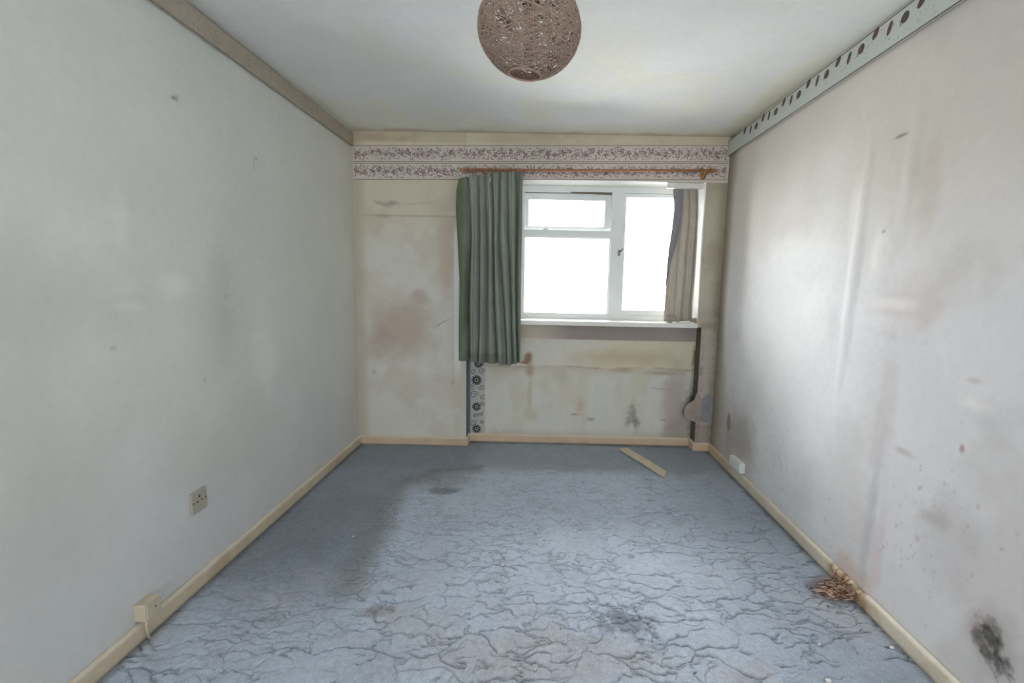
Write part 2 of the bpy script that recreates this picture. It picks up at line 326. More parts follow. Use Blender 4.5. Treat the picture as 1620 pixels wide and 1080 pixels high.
# ------------------------------------------------------------------ back wall: pier, lintel, recess, boxing
def back_tint(X, Z, where):
    n1 = fbm(X, Z, 4, 41); n2 = fbm(X, Z, 14, 45)
    t = np.ones(X.shape+(3,))*lin((202, 200, 192)); mo = np.zeros(X.shape)
    def bl(u, v, r1, r2, c, s_, nz=.5, soft=.6, rot=0, sc=10, Y=D):
        nonlocal t; p = onY(u, v, Y); t = mixc(t, lin(c), blob(X, Z, p.x, p.z, r1, r2, rot, soft, nz, sc)*s_)
    def ml(u, v, r1, r2, s_, nz=.5, soft=.6, rot=0, sc=16, Y=D):
        nonlocal mo; p = onY(u, v, Y); mo = mo + blob(X, Z, p.x, p.z, r1, r2, rot, soft, nz, sc)*s_
    if where == 'pier':
        t = mixc(t, BEIGE, sm(Z+.3*n1, 1.6, 2.1)*.9)
        t = mixc(t, lin((186, 176, 160)), sm(n1, .42, .7)*.5)
        t = mixc(t, lin((174, 166, 148)), (1-sm(X+A, .02, .12))*.7)
        t = mixc(t, lin((180, 172, 154)), sm(X-XP, -.14, -.02)*.35)
        bl(640, 520, .22, .22, (172, 152, 140), .6); bl(600, 545, .12, .12, (168, 148, 136), .5); bl(705, 410, .05, .3, (184, 162, 146), .5)
        bl(665, 470, .07, .04, (160, 140, 128), .4, rot=-.6)
        bl(606, 323, .07, .012, (150, 134, 122), .5, rot=-.3, nz=.9, sc=25); bl(622, 321, .05, .02, (120, 104, 98), .5); bl(660, 322, .12, .008, (174, 162, 148), .35, rot=.1, nz=.3)
        bl(640, 341, .40, .008, (160, 146, 130), .5, nz=.5); bl(606, 342, .06, .012, (150, 134, 122), .35, nz=.3); bl(700, 510, .07, .006, (150, 142, 132), .6, rot=.5, nz=.3)
        bl(592, 588, .02, .02, (160, 148, 132), .5); bl(716, 605, .02, .03, (172, 164, 146), .6)
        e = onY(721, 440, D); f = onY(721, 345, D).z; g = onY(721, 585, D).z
        m = (1-sm(np.abs(X-(e.x+.015)), .018, .034))*sm(f-Z, -.02, .25)*sm(Z-g, -.15, .35); t = mixc(t, lin((244, 242, 234)), m)   # pale strip beside the curtain, fading towards both ends
    if where in ('lintel', 'pier'):
        q = sm(Z, onY(860, 229, D).z-.006, onY(860, 226, D).z+.002)
        t = mixc(t, lin((186, 176, 156)), q*(.65+.4*n1)); t = mixc(t, lin((166, 148, 126)), q*sm(fbm(X, Z*2, 7, 77), .5, .7)*.5)
        t = mixc(t, lin((170, 154, 136)), q*(1-sm(np.minimum(X+A, B-X), .0, .18))*.7)
    if where == 'lintel': t = mixc(t, BEIGE, .6*np.ones(X.shape))
    if where == 'right':
        t = mixc(t, lin((176, 166, 146)), .8*np.ones(X.shape)); t = mixc(t, lin((150, 138, 122)), sm(n1, .4, .7)*.5)
        t = mixc(t, lin((142, 134, 118)), sm(X, B-.10, B)*.8); t = mixc(t, lin((170, 162, 156)), (1-sm(Z, .85, 1.0))*.7)
        mo += sm(X, B-.07, B)*(1-sm(Z, 1.2, 1.9))*.32 + .12*n2*(1-sm(Z, .5, 1.3))
        zb = onY(1110, 672, D).z; t = mixc(t, lin((150, 132, 120)), (1-sm(Z, zb-.01, zb+.01))*.5)
        mo += (1-sm(X, XB+.02, XB+.05))*(1-sm(Z, .9, 1.05))*.25
        t = mixc(t, lin((120, 112, 104)), blob(X, Z, XB+.035, 1.0, .05, .03, 0, .6, .4, 20)*.5)
    if where == 'recess':
        zband0, zband1 = onY(960, 538, YR).z, WZ0; n3 = fbm(X, Z, 2.2, 52)
        zs = onY(960, 582, YR).z + .006*np.sin(X*9)          # seam: stained board above, plaster below
        up = sm(Z, zs-.006, zs+.004)
        t = mixc(t, lin((204, 190, 158)), up*(.15+.45*sm(n3+.25*sm(X, .1, .7), .4, .8)))
        t = mixc(t, lin((180, 164, 134)), up*blob(X, Z, onY(985, 565, YR).x, onY(985, 565, YR).z, .35, .06, 0, .8, .6, 7)*.6)
        t = mixc(t, lin((150, 128, 102)), np.exp(-((Z-zs)/.010)**2)*np.clip((fbm(X, Z*.2, 7, 66)-.3)*1.6, 0, .8))
        t = mixc(t, lin((184, 172, 152)), (1-up)*np.exp(-((Z-zs)/.05)**2)*.5)
        t = mixc(t, lin((192, 184, 164)), (1-up)*sm(fbm(X, Z*.4, 6, 61), .5, .72)*.5)
        def b2(u, v, *a, **k): bl(u, v, *a, Y=YR, **k)
        def m2(u, v, *a, **k): ml(u, v, *a, Y=YR, **k)
        b2(835, 566, .03, .045, (134, 104, 78), .9); b2(829, 573, .035, .012, (140, 98, 72), .8); b2(838, 620, .022, .16, (184, 170, 140), .6); b2(838, 585, .03, .05, (160, 130, 100), .6)
        b2(918, 640, .03, .07, (184, 166, 150), .6); b2(885, 595, .07, .06, (176, 168, 146), .5); b2(1050, 590, .14, .02, (158, 132, 100), .6); b2(980, 585, .1, .02, (160, 140, 110), .5)
        b2(838, 655, .05, .05, (190, 176, 150), .5); b2(1065, 640, .09, .3, (170, 156, 148), .75); b2(1075, 680, .12, .12, (158, 146, 138), .6)
        b2(1043, 615, .08, .006, (160, 156, 150), .6, rot=-.1, nz=.3); b2(909, 655, .03, .008, (130, 126, 120), .6); b2(935, 663, .03, .012, (136, 132, 126), .6)
        m2(1000, 652, .034, .045, .40, nz=.4, soft=.9); m2(994, 667, .026, .055, .36, rot=-.5, nz=.4, soft=.9); m2(1006, 671, .022, .080, .42, rot=.08, nz=.4, soft=.9); m2(1000, 655, .09, .10, .16, soft=.9); m2(1003, 635, .02, .06, .16)
        t = mixc(t, lin((214, 204, 190)), blob(X, Z, onY(1003, 658, YR).x, onY(1003, 658, YR).z, .012, .018, 0, .5, .2)*.0)
        m2(1049, 664, .022, .008, .5); m2(1030, 672, .10, .05, .12)
        # mould line down the boxing corner
        xe = XB; e = xe-X
        mo += (1-sm(e, .0, .03+.02*n2))*(1-sm(Z, WZ0-.2, WZ0-.08))*.4*(.6+.8*n1) + (1-sm(e, .02, .14))*(1-sm(Z, .5, .95))*.2
        mo += (1-sm(e, .02, .10))*blob(X, Z, xe-.03, onY(1090, 640, YR).z, .09, .09, 0, .6, .4, 20)*.4
        t = mixc(t, lin((132, 86, 66)), (1-sm(e, .0, .03))*blob(X, Z, xe, onY(1090, 565, YR).z, .05, .07, 0, .5, .3, 20)*.8)
        band = sm(Z, zband0-.003, zband0+.003)*sm(X, onY(830, 520, YR).x, onY(905, 520, YR).x)
        t = mixc(t, lin((150, 138, 134)), band*(.75+.3*n1)); t = mixc(t, lin((186, 168, 148)), sm(Z, zband0, zband0+.01)*(1-sm(X, onY(830, 520, YR).x, onY(905, 520, YR).x))*.7)
        t = mixc(t, lin((150, 136, 122)), (1-sm(Z, .06, .13))*.3)
        t = mixc(t, lin((206, 196, 176)), (1-sm(X-XP, .13, .2))*.4)
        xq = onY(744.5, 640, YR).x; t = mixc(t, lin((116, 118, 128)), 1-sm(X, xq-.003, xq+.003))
    return t, mo
def wall_back():
    S = Panels(); st = .0055
    def panel(x0, x1, z0, z1, Yp, where, step=st):
        X, Z = np.meshgrid(axis_pts(x0, x1, step), axis_pts(z0, z1, step)); t, mo = back_tint(X, Z, where)
        S.grid(np.stack([X, np.full(X.shape, Yp)+(fbm(X, Z, 3, 91)-.5)*.004*(where in ('pier', 'recess')), Z], -1), t, mo)
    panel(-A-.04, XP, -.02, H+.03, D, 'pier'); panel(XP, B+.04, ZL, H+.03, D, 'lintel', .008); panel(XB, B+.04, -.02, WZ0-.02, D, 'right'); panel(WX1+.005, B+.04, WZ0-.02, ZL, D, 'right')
    panel(XP, XB, 0, WZ0, YR, 'recess'); panel(XP, WX0, WZ0, ZL, YR, 'recess', .01)
    def flat(P0, P1, P2, P3, col, n=8, flip=False, mo=0):
        P0, P1, P2, P3 = map(np.array, (P0, P1, P2, P3)); a = np.linspace(0, 1, n)[None, :, None]; b = np.linspace(0, 1, 40)[:, None, None]
        P = (P0*(1-a)+P1*a)*(1-b)+(P3*(1-a)+P2*a)*b; t = np.ones(P.shape)*lin(col)*(.85+.3*fbm(P[..., 1]+P[..., 0], P[..., 2], 12, 5))[..., None]
        S.grid(P, t, np.full(P.shape[:2], float(mo)), flip)
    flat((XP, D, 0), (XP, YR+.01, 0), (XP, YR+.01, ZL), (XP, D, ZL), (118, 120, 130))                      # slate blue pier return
    flat((XB, D, 0), (XB, YR+.01, 0), (XB, YR+.01, WZ0-.02), (XB, D, WZ0-.02), (116, 104, 94), flip=True, mo=.5)
    flat((WX1+.005, D, WZ0-.02), (WX1+.005, YW+.1, WZ0-.02), (WX1+.005, YW+.1, ZL), (WX1+.005, D, ZL), (226, 228, 218), flip=True)
    flat((XB, D, WZ0-.02), (WX1+.006, D, WZ0-.02), (WX1+.006, YW, WZ0-.02), (XB, YW, WZ0-.02), (200, 196, 186))
    flat((XP, D, ZL), (WX1+.006, D, ZL), (WX1+.006, YW+.1, ZL), (XP, YW+.1, ZL), (222, 224, 214), flip=True)
    flat((WX0, YR, WZ0), (WX0, YW+.1, WZ0), (WX0, YW+.1, ZL), (WX0, YR, ZL), (226, 228, 218))
    flat((WX0, YR, WZ0), (WX1+.005, YR, WZ0), (WX1+.005, YW+.1, WZ0), (WX0, YW+.1, WZ0), (200, 196, 186))
    o = S.obj('wall_back', M_WALL, smooth=False); return setp(o, kind='structure')
wall_back()
# outer leaf of the wall keeps daylight out everywhere but the window
g = G(); yo0, yo1 = YW+.1, YW+.2
g.box((-A-.3, yo0, -.1), (WX0, yo1, H+.2)); g.box((WX1+.005, yo0, -.1), (B+.3, yo1, H+.2)); g.box((WX0, yo0, -.1), (WX1+.005, yo1, WZ0)); g.box((WX0, yo0, ZL), (WX1+.005, yo1, H+.2))
g.box((-A-.3, YREAR-.2, -.1), (-A-.04, yo1, H+.2)); g.box((B+.04, YREAR-.2, -.1), (B+.3, yo1, H+.2)); g.box((-A-.3, YREAR-.2, -.15), (B+.3, yo1, -.06))
M_BRICK = mat('outer_render', (170, 160, 150), .9, .1, [(10, .1)])
setp(g.obj('wall_outer', M_BRICK), kind='structure')
# rear of the room, behind the camera, with an unseen opening added for fill light
g = G(); y0, y1 = YREAR-.1, YREAR
M_PLAIN = mat('plain_painted_wall', (205, 205, 200), .85, .2, [(5, .03)])
g.box((-A-.1, y0, 0), (REAR_X0, y1, H)); g.box((REAR_X1, y0, 0), (B+.1, y1, H)); g.box((REAR_X0, y0, 0), (REAR_X1, y1, REAR_Z0)); g.box((REAR_X0, y0, REAR_Z1), (REAR_X1, y1, H))
setp(g.obj('wall_rear', M_PLAIN), kind='structure')

# ------------------------------------------------------------------ ceiling
def ceiling():
    x = axis_pts(-A-.03, B+.03, .02); y = axis_pts(YREAR-.05, D+.03, .02); X, Y = np.meshgrid(x, y); n1 = fbm(X, Y, 2.5, 71); n2 = fbm(X, Y, 9, 72)
    t = np.ones(X.shape+(3,))*lin((224, 225, 218))
    t = mixc(t, lin((206, 202, 180)), sm(n1, .45, .75)*.35*sm(Y, 1.5, 3))
    e = D-Y; t = mixc(t, lin((170, 152, 128)), (1-sm(e+.10*(n2-.5), .0, .09))*.75)
    t = mixc(t, lin((204, 198, 180)), (1-sm(e+.3*(n1-.5), .06, .3))*.3)
    t = mixc(t, lin((196, 188, 160)), (1-sm(B-X+.2*(n1-.5), .02, .16))*sm(Y, 2.0, 3.0)*.6)
    t = mixc(t, lin((190, 184, 168)), (1-sm(X+A, .0, .12))*sm(Y, 2.2, 3.6)*.5)
    Zc = H + (fbm(X, Y, 2, 78)-.5)*.012*sm(e, 0, .2)
    G_ = Panels(); G_.grid(np.stack([X, Y, Zc], -1), t, flip=True); return setp(G_.obj('ceiling', M_WALL), kind='structure')
ceiling()
g = G(); g.box((-A-.3, YREAR-.2, H+.03), (B+.3, YW+.2, H+.13)); setp(g.obj('ceiling_slab', M_PLAIN), kind='structure')

# ------------------------------------------------------------------ carpet: sculpted wavy grooves as relief
def vor_edge(x, y, sc, seed):
    x = x*sc; y = y*sc; xi = np.floor(x).astype(np.int64); yi = np.floor(y).astype(np.int64)
    def h(a, b, s):
        n = (a*374761393+b*668265263+s*974711) & 0xffffffff; n = ((n ^ (n >> 13))*1274126177) & 0xffffffff
        return ((n ^ (n >> 16)) & 0xffff)/65535.0
    f1 = np.full(x.shape, 9.); f2 = np.full(x.shape, 9.)
    for dx in (-1, 0, 1):
        for dy in (-1, 0, 1):
            a, b = xi+dx, yi+dy; d = np.hypot(a+.1+.8*h(a, b, seed)-x, b+.1+.8*h(a, b, seed+5)-y)
            f2 = np.where(d < f1, f1, np.minimum(f2, d)); f1 = np.minimum(f1, d)
    return (f2-f1)/sc/2
def floor():
    x = axis_pts(-A-.03, B+.03, .0034); y = np.concatenate([np.linspace(YREAR, 1.3, 30)[:-1], axis_pts(1.3, 2.4, .0032), axis_pts(2.4, YR+.03, .0045)[1:]])
    X, Y = np.meshgrid(x, y)
    wx = X+(fbm(X, Y, 9, 101, 3)-.5)*.11+(fbm(X, Y, 26, 103, 2)-.5)*.035; wy = Y+(fbm(X, Y, 9, 107, 3)-.5)*.11+(fbm(X, Y, 26, 109, 2)-.5)*.04
    def along(e):    # grooves running across the room stay deep, the ones along it fade
        gy, gx = np.gradient(e, y, x); q = np.abs(gy)/(np.hypot(gx, gy)+1e-6); return .12+.88*sm(q, .4, .9)
    e1 = vor_edge(wx*.60, wy*1.15, 8.4, 1); e2 = vor_edge(wx*.62+3.3, wy*1.3+1.7, 12.5, 7)
    k1 = sm(fbm(X, Y, 7, 121, 2), .30, .52)*along(e1); k2 = sm(fbm(X, Y, 6, 125, 2), .36, .54)*along(e2)
    gr = np.maximum(np.exp(-(e1/.0036)**2)*k1, np.exp(-(e2/.0034)**2)*k2*.85)
    # worn path where the pile is crushed
    path = [(745, 742), (690, 748), (640, 765), (612, 800), (600, 840), (575, 880), (555, 930)]; P = [onZ(u, v, 0) for u, v in path]
    dist = np.full(X.shape, 9.)
    for p, q in zip(P[:-1], P[1:]):
        vx, vy = q.x-p.x, q.y-p.y; tt = np.clip(((X-p.x)*vx+(Y-p.y)*vy)/(vx*vx+vy*vy), 0, 1); dist = np.minimum(dist, np.hypot(X-p.x-tt*vx, Y-p.y-tt*vy))
    n1 = fbm(X, Y, 4, 131); n2 = fbm(X, Y, 14, 133)
    trail = (1-sm(dist+.09*(n2-.5), .0, .14))*(.45+.9*n1)
    # left of the worn path the pile is flat, with curtain shade painted into its colour
    xl = np.interp(Y, [p.y for p in P][::-1], [p.x for p in P][::-1])
    left = (1-sm(X-xl+.15*(n1-.5), -.10, .10))*sm(Y, 1.55, 2.1)
    far = sm(Y+.15*(n1-.5), 3.15, 3.35)  # shade below the sill put into the colour; grooves fade here too
    wear = np.clip(1-.75*left-.6*far, .15, 1)
    gr = gr*wear
    t = np.ones(X.shape+(3,))*lin((196, 208, 224)); t = mixc(t, lin((150, 160, 172)), sm(X, .45, 1.25)*.75)  # light level put into the pile colour: paler middle, darker right side
    t = mixc(t, lin((128, 138, 150)), left*.75); t = mixc(t, lin((132, 142, 150)), far*.6)
    t = mixc(t, lin((196, 194, 196)), sm(n1, .5, .75)*.45*(1-sm(Y, 1.5, 2.6))); t = mixc(t, lin((150, 150, 156)), sm(n2, .55, .8)*.25)
    t = mixc(t, lin((116, 112, 102)), trail*.52)
    def bl(u, v, r1, r2, c, s_, **k):
        nonlocal t; p = onZ(u, v, 0); t = mixc(t, lin(c), blob(X, Y, p.x, p.y, r1, r2, **k)*s_)
    bl(700, 760, .18, .14, (112, 106, 98), .4); bl(700, 776, .08, .05, (84, 84, 88), .5, nz=1.1, sc=30); bl(990, 985, .11, .07, (96, 98, 108), .5, nz=1.2, sc=34); bl(600, 965, .06, .03, (150, 122, 118), .45, nz=1.1, sc=30)
    bl(1320, 935, .09, .09, (112, 86, 74), .8); bl(860, 1040, .5, .14, (186, 180, 174), .4); bl(480, 830, .3, .4, (122, 128, 134), .35)
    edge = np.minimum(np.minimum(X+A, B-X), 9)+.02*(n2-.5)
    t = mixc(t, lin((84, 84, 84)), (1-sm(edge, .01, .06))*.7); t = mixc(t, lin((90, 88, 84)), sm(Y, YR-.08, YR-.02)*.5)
    t = mixc(t, lin((92, 98, 112)), gr*.38)
    tuft = fbm(X, Y, 60, 141, 2)
    clump = blob(X, Y, onZ(990, 985, 0).x, onZ(990, 985, 0).y, .12, .08, 0, .6, .5)+blob(X, Y, onZ(700, 775, 0).x, onZ(700, 775, 0).y, .09, .06, 0, .6, .5)
    Zf = .006*(fbm(X, Y, 6, 143, 3)-.5)*2 + .0025*(tuft-.5) + clump*.012*(fbm(X, Y, 40, 151, 2)-.5)
    pil = np.minimum(e1, .05)/.05; Zf = Zf + .0035*np.sqrt(np.clip(pil, 0, 1))*wear - .008*gr
    Zf = (Zf-.002)*sm(np.minimum(X+A, B-X), .0, .03)
    G_ = Panels(); G_.grid(np.stack([X, Y, Zf], -1), t); return setp(G_.obj('floor', M_CARPET), kind='structure')
floor()

# ------------------------------------------------------------------ skirting boards
def skirting(name, p0, p1, nrm, hgt=.066, dep=.016, stain=None, tone=(214, 200, 175), seed=0):
    p0, p1 = Vector(p0), Vector(p1); L_ = (p1-p0).length; n = max(2, int(L_/.008)); s = np.linspace(0, 1, n)
    prof = [(0, dep), (hgt*.2, dep), (hgt*.5, dep), (hgt-.014, dep), (hgt-.009, dep*.95), (hgt-.004, dep*.72), (hgt, dep*.45), (hgt+.0005, 0)]
    z = np.array([q[0] for q in prof])[:, None]*np.ones(n)[None, :]; d = np.array([q[1] for q in prof])[:, None]*np.ones(n)[None, :]
    bx = p0.x+(p1.x-p0.x)*s; by = p0.y+(p1.y-p0.y)*s
    wob = 1+.02*(fbm(s*L_, s*0, 3, seed)-.5)
    X = bx[None]+nrm[0]*d; Y = by[None]+nrm[1]*d; Z = z*wob[None]
    a = (s*L_)[None]*np.ones_like(Z); t = np.ones(Z.shape+(3,))*lin(tone)
    t = mixc(t, lin((190, 168, 140)), sm(fbm(a, Z, 6, 5+seed), .5, .75)*.5); t = mixc(t, lin((232, 226, 208)), sm(Z, hgt-.012, hgt-.006)*.5)
    t = mixc(t, lin((120, 108, 92)), (1-sm(Z, .0, .010))*.5)
    if stain is not None: t, Z, X = stain(a, X, Y, Z, t)
    if (p1-p0).cross(Vector(nrm+(0,))).z > 0: fl = False
    else: fl = True
    S = Panels(); S.grid(np.stack([X, Y, Z], -1), t, flip=not fl)
    # end caps
    o = S.obj(name, M_SKIRT, smooth=False); return setp(o, kind='structure')
skirting('baseboard_left', (-A, YREAR, 0), (-A, D, 0), (1., 0.), seed=1)
ps = onX(1350, 925, B)
def rot(a, X, Y, Z, t):
    m = blob(Y, Z, onX(1332, 912, B).y, .04, .075, .06, 0, .4, .5, 30)+blob(Y, Z, onX(1366, 938, B).y, .03, .05, .05, 0, .4, .5, 34)
    t = mixc(t, lin((176, 128, 70)), m*.75*(.4+.8*fbm(Y, Z, 30, 9))); t = mixc(t, lin((110, 74, 50)), m*sm(fbm(Y, Z, 45, 12), .55, .7)*.8)
    Z = Z - (Z > .055)*m*.012*fbm(Y, Y*0, 60, 3); X = X + m*.006*(fbm(Y, Z, 50, 8)-.5)
    t = mixc(t, lin((200, 168, 120)), sm(Y, 3.1, 3.6)*.5); return t, Z, X
skirting('baseboard_right', (B, YREAR, 0), (B, D, 0), (-1., 0.), stain=rot, tone=(222, 212, 192), seed=2)
TB = (214, 190, 164)
skirting('baseboard_pier', (-A, D, 0), (XP+.016, D, 0), (0., -1.), tone=TB, seed=3)
skirting('baseboard_recess', (XP, YR, 0), (XB, YR, 0), (0., -1.), tone=TB, seed=4)
skirting('baseboard_boxing', (XB-.016, D, 0), (B, D, 0), (0., -1.), tone=TB, seed=5)
skirting('baseboard_pier_return', (XP, D-.016, 0), (XP, YR, 0), (1., 0.), tone=TB, seed=6)
skirting('baseboard_boxing_return', (XB, D-.016, 0), (XB, YR, 0), (-1., 0.), tone=TB, seed=7)

# ------------------------------------------------------------------ window
win = thing('window_1', (0, 0, 0), None, None, kind='structure')
def zat(v, u=960, Y=YW): return onY(u, v, Y).z
def xat(u, v=400, Y=YW): return onY(u, v, Y).x
fy0, fy1 = YW, YW+.07
xl0, xl1 = WX0, xat(829); xm0, xm1 = xat(965), xat(983); xr1 = WX1+.004; xr0 = xr1-.055
zb0, zb1 = WZ0, zat(498); zt0, zt1 = zat(305), ZL; ztr0, ztr1 = zat(376), zat(365)
g = G(); g.box((xl0, fy0, WZ0), (xl1, fy1, ZL), bev=.004); g.box((xr0, fy0, WZ0), (xr1, fy1, ZL), bev=.004)
g.box((xl1-.003, fy0+.0015, zt0), (xr0+.003, fy1-.001, ZL), bev=.004); g.box((xl1-.003, fy0+.0015, zb0), (xr0+.003, fy1-.001, zb1), bev=.004); g.obj('window_frame', M_WHITE, win)
g = G(); g.box((xm0, fy0-.003, zb1-.01), (xm1, fy1, zt0+.01), bev=.004); g.obj('mullion', M_WHITE, win)
g = G(); g.box((xl1-.01, fy0-.002, ztr0), (xm0+.01, fy1, ztr1), bev=.003); g.obj('transom', M_WHITE, win)
def ring(x0, x1, z0, z1, wdt, ya, yb, wb=None):
    g = G(); wb = wb or wdt
    g.box((x0, ya, z0), (x0+wdt, yb, z1), bev=.003); g.box((x1-wdt, ya, z0), (x1, yb, z1), bev=.003)
    g.box((x0+wdt-.004, ya, z1-wdt), (x1-wdt+.004, yb, z1), bev=.003); g.box((x0+wdt-.004, ya, z0), (x1-wdt+.004, yb, z0+wb), bev=.003); return g
# fixed pane beads
bead = ring(xl1-.002, xm0+.002, zb1-.002, ztr0+.002, .010, fy0+.012, fy0+.05); bead.obj('glazing_bead', M_WHITE, win)
g = G(); g.box((xl1, fy0+.03, zb1), (xm0, fy0+.036, ztr0)); g.obj('pane', M_GLASS, win)
# right casement
rx0, rx1, rz0, rz1 = xm1-.002, xr0+.002, zb1+.002, zt0-.002
cs = ring(rx0, rx1, rz0, rz1, .028, fy0+.004, fy0+.055, .040).obj('casement_sash', M_WHITE, win)
g = G(); g.box((rx0+.026, fy0+.03, rz0+.038), (rx1-.026, fy0+.036, rz1-.026)); g.obj('pane', M_GLASS, cs)
g = G(); hx, hz = xat(979), zat(400, 977); g.box((hx-.008, fy0-.012, hz-.022), (hx+.008, fy0+.004, hz+.022), bev=.003)
g.tube([(hx, fy0-.01, hz+.006), (hx+.004, fy0-.035, hz+.004), (hx+.018, fy0-.04, hz+.022), (hx+.026, fy0-.04, hz+.035)], [.006, .006, .006, .004]); g.obj('window_handle', M_METAL, cs, True)
# open top-hung vent: hinge at the top, foot swung outwards
vz1, vz0 = zt0-.004, ztr1-.006; ang = math.radians(9)
vs = ring(xl1-.02, xm0+.004, vz0, vz1, .052, fy0+.03, fy0+.075, .04)
def swing(g):
    c, s = math.cos(ang), math.sin(ang); y0, z0 = fy0+.04, vz1
    g.v = [(x, y0+(y-y0)*c-(z-z0)*s, z0+(y-y0)*s+(z-z0)*c) for x, y, z in g.v]; return g
vent = swing(vs).obj('vent_sash', M_WHITE, win)
g = G(); g.box((xl1+.030, fy0+.045, vz0+.036), (xm0-.046, fy0+.051, vz1-.05)); swing(g).obj('pane', M_GLASS, vent)
g = G(); sx = xat(863, 354); g.box((sx-.02, fy0-.004, vz0+.006), (sx+.02, fy0+.03, vz0+.018), bev=.003); g.tube([(sx, fy0+.004, vz0+.01), (sx, fy0+.002, vz0+.05), (sx-.002, fy0+.01, vz0+.075)], [.006, .004, .003]); g.obj('casement_stay', M_WHITE, vent)
g = G(); xg0, xg1 = xat(900), xm0-.001; g.prism([(xg0, fy0-.001, zt0-.001), (xg1, fy0-.001, zt0-.012), (xg1, fy0-.001, zt0+.004), (xg0, fy0-.001, zt0+.003)], (0, .03, 0)); g.obj('hinge_gap', M_GAP, win)  # solid dark wedge standing in for the shade of the open hinge gap
# sill board
g = G(); g.box((xat(818, 510, D), D-.025, zat(516, 960, D-.02)), (onY(1104, 512, D-.02).x, YW+.002, zat(509, 960, D-.02)), bev=.003); g.obj('window_sill', M_SILL, win)

# ------------------------------------------------------------------ paper borders
def quad_strip(name, c4, off, label, cat, mbase, mline, parent_y=None, lines=(0, 1), lw=.0035):
    # c4: corners top-left, top-right, bottom-right, bottom-left; off: small vector towards the room
    TL, TR, BR, BL = [Vector(c) for c in c4]; off = Vector(off); base = thing(name, tuple((BL+BR)/2), label, cat)
    g = G(); g.prism([BL, BR, TR, TL], off); g.obj('paper', mbase, base)
    g = G(); o2 = off*1.3
    def at(s, t): return (TL*(1-s)+TR*s)*(1-t)+(BL*(1-s)+BR*s)*t
    h = (TL-BL).length; e = lw/h
    for t0 in lines:
        t0 = min(max(t0, e), 1-e); g.prism([at(0, t0+e/2), at(1, t0+e/2), at(1, t0-e/2), at(0, t0-e/2)], o2)
    g.obj('edge_line', mline, base); return base, at, off
def leafpoly(c, ux, uy, ln, wd, a):
    d = ux*math.cos(a)+uy*math.sin(a); n = ux*-math.sin(a)+uy*math.cos(a)
    return [c, c+d*ln*.35+n*wd*.5, c+d*ln*.75+n*wd*.38, c+d*ln, c+d*ln*.72-n*wd*.42, c+d*ln*.3-n*wd*.45]
def flat_print(name, polys, off, mats, parent, step=.0000):
    g = G()
    for k, (pts, mi) in enumerate(polys):
        o = Vector(off)*(1.25+.0015*(k % 100)); g.add([p+o for p in pts], [tuple(range(len(pts)))], mi)
    o = g.obj(name, mats, parent); o['kind'] = 'stuff'; return o
def floral(base, at, off, length, height, seed):
    R = random.Random(seed); TL = at(0, 0); ux = (at(1, 0)-TL).normalized(); uy = (TL-at(0, 1)); uy = (uy-ux*uy.dot(ux)).normalized(); polys = []
    n = int(length/.055)
    for i in range(n+1):
        s = (i+.5)/(n+1); sc = R.uniform(.8, 1.25)
        c = at(s, .47+.10*math.sin(i*1.7)); mi = R.choice([0, 1, 1, 2])
        # one bloom: ring of petals
        for k in range(7):
            a = k*PI/3.5+R.uniform(-.4, .4); polys.append((leafpoly(c+(ux*math.cos(a)+uy*math.sin(a))*R.uniform(.000, .005), ux, uy, R.uniform(.014, .024)*sc, .008*sc, a), R.choice([mi, 1, 0])))
        for k in range(24):   # sprigs of leaves above and below the stem
            cc = at(min(max(s+R.uniform(-.031, .031)/length, .004), .992), R.uniform(.14, .86))
            polys.append((leafpoly(cc, ux, uy, R.uniform(.009, .019), R.uniform(.004, .008), R.uniform(0, 2*PI)), R.choice([0, 1, 2, 2])))
        for k in range(3):    # small round buds
            cc = at(min(max(s+R.uniform(-.03, .03)/length, .005), .99), R.uniform(.2, .8)); r = R.uniform(.003, .006)
            polys.append(([cc+(ux*math.cos(j*PI/3)+uy*math.sin(j*PI/3))*r for j in range(6)], R.choice([0, 1])))
        q = []                # thin stem
        for j in range(5): q.append(at(min((i+j/4)/(n+1), 1), .5+.16*math.sin(i*2.1+j*.8)))
        for a_, b_ in zip(q[:-1], q[1:]): polys.append(([a_-uy*.0012, b_-uy*.0012, b_+uy*.0012, a_+uy*.0012], 2))
    lo, hi = TL, at(0, 1)
    keep = []
    for pts, mi in polys:     # keep the print on the paper
        pts = [TL+ux*min(max((p-TL).dot(ux), .002), length-.002)+uy*max(min((p-TL).dot(uy)+0, -.012), -height+.012)+(p-TL-ux*(p-TL).dot(ux)-uy*(p-TL).dot(uy)) for p in pts]; keep.append((pts, mi))
    flat_print('floral_print', keep, off, [M_PR1, M_PR2, M_PR3], base)
def bY(u, v): return onY(u, v, D-.0012)
def clampx(p): p.x = min(max(p.x, -A+.004), B-.004); return p
u1 = [clampx(bY(559, 229.6)), clampx(bY(1158, 229.5)), clampx(bY(1157, 256.9)), clampx(bY(559, 256.4))]
b_, at_, of_ = quad_strip('wallpaper_border', u1, (0, -.0012, 0), 'upper of the two mauve floral border strips on the back wall', 'wallpaper border', M_BBASE, M_BLINE)
floral(b_, at_, of_, (u1[1]-u1[0]).length, (u1[0]-u1[3]).length, 5)
u2 = [clampx(bY(559, 257.6)), clampx(bY(1157, 258.1)), clampx(bY(1156, 285)), clampx(bY(560, 284.2))]
b_, at_, of_ = quad_strip('wallpaper_border', u2, (0, -.0012, 0), 'lower mauve floral border strip, running behind the curtain rod', 'wallpaper border', M_BBASE, M_BLINE)
floral(b_, at_, of_, (u2[1]-u2[0]).length, (u2[0]-u2[3]).length, 9)
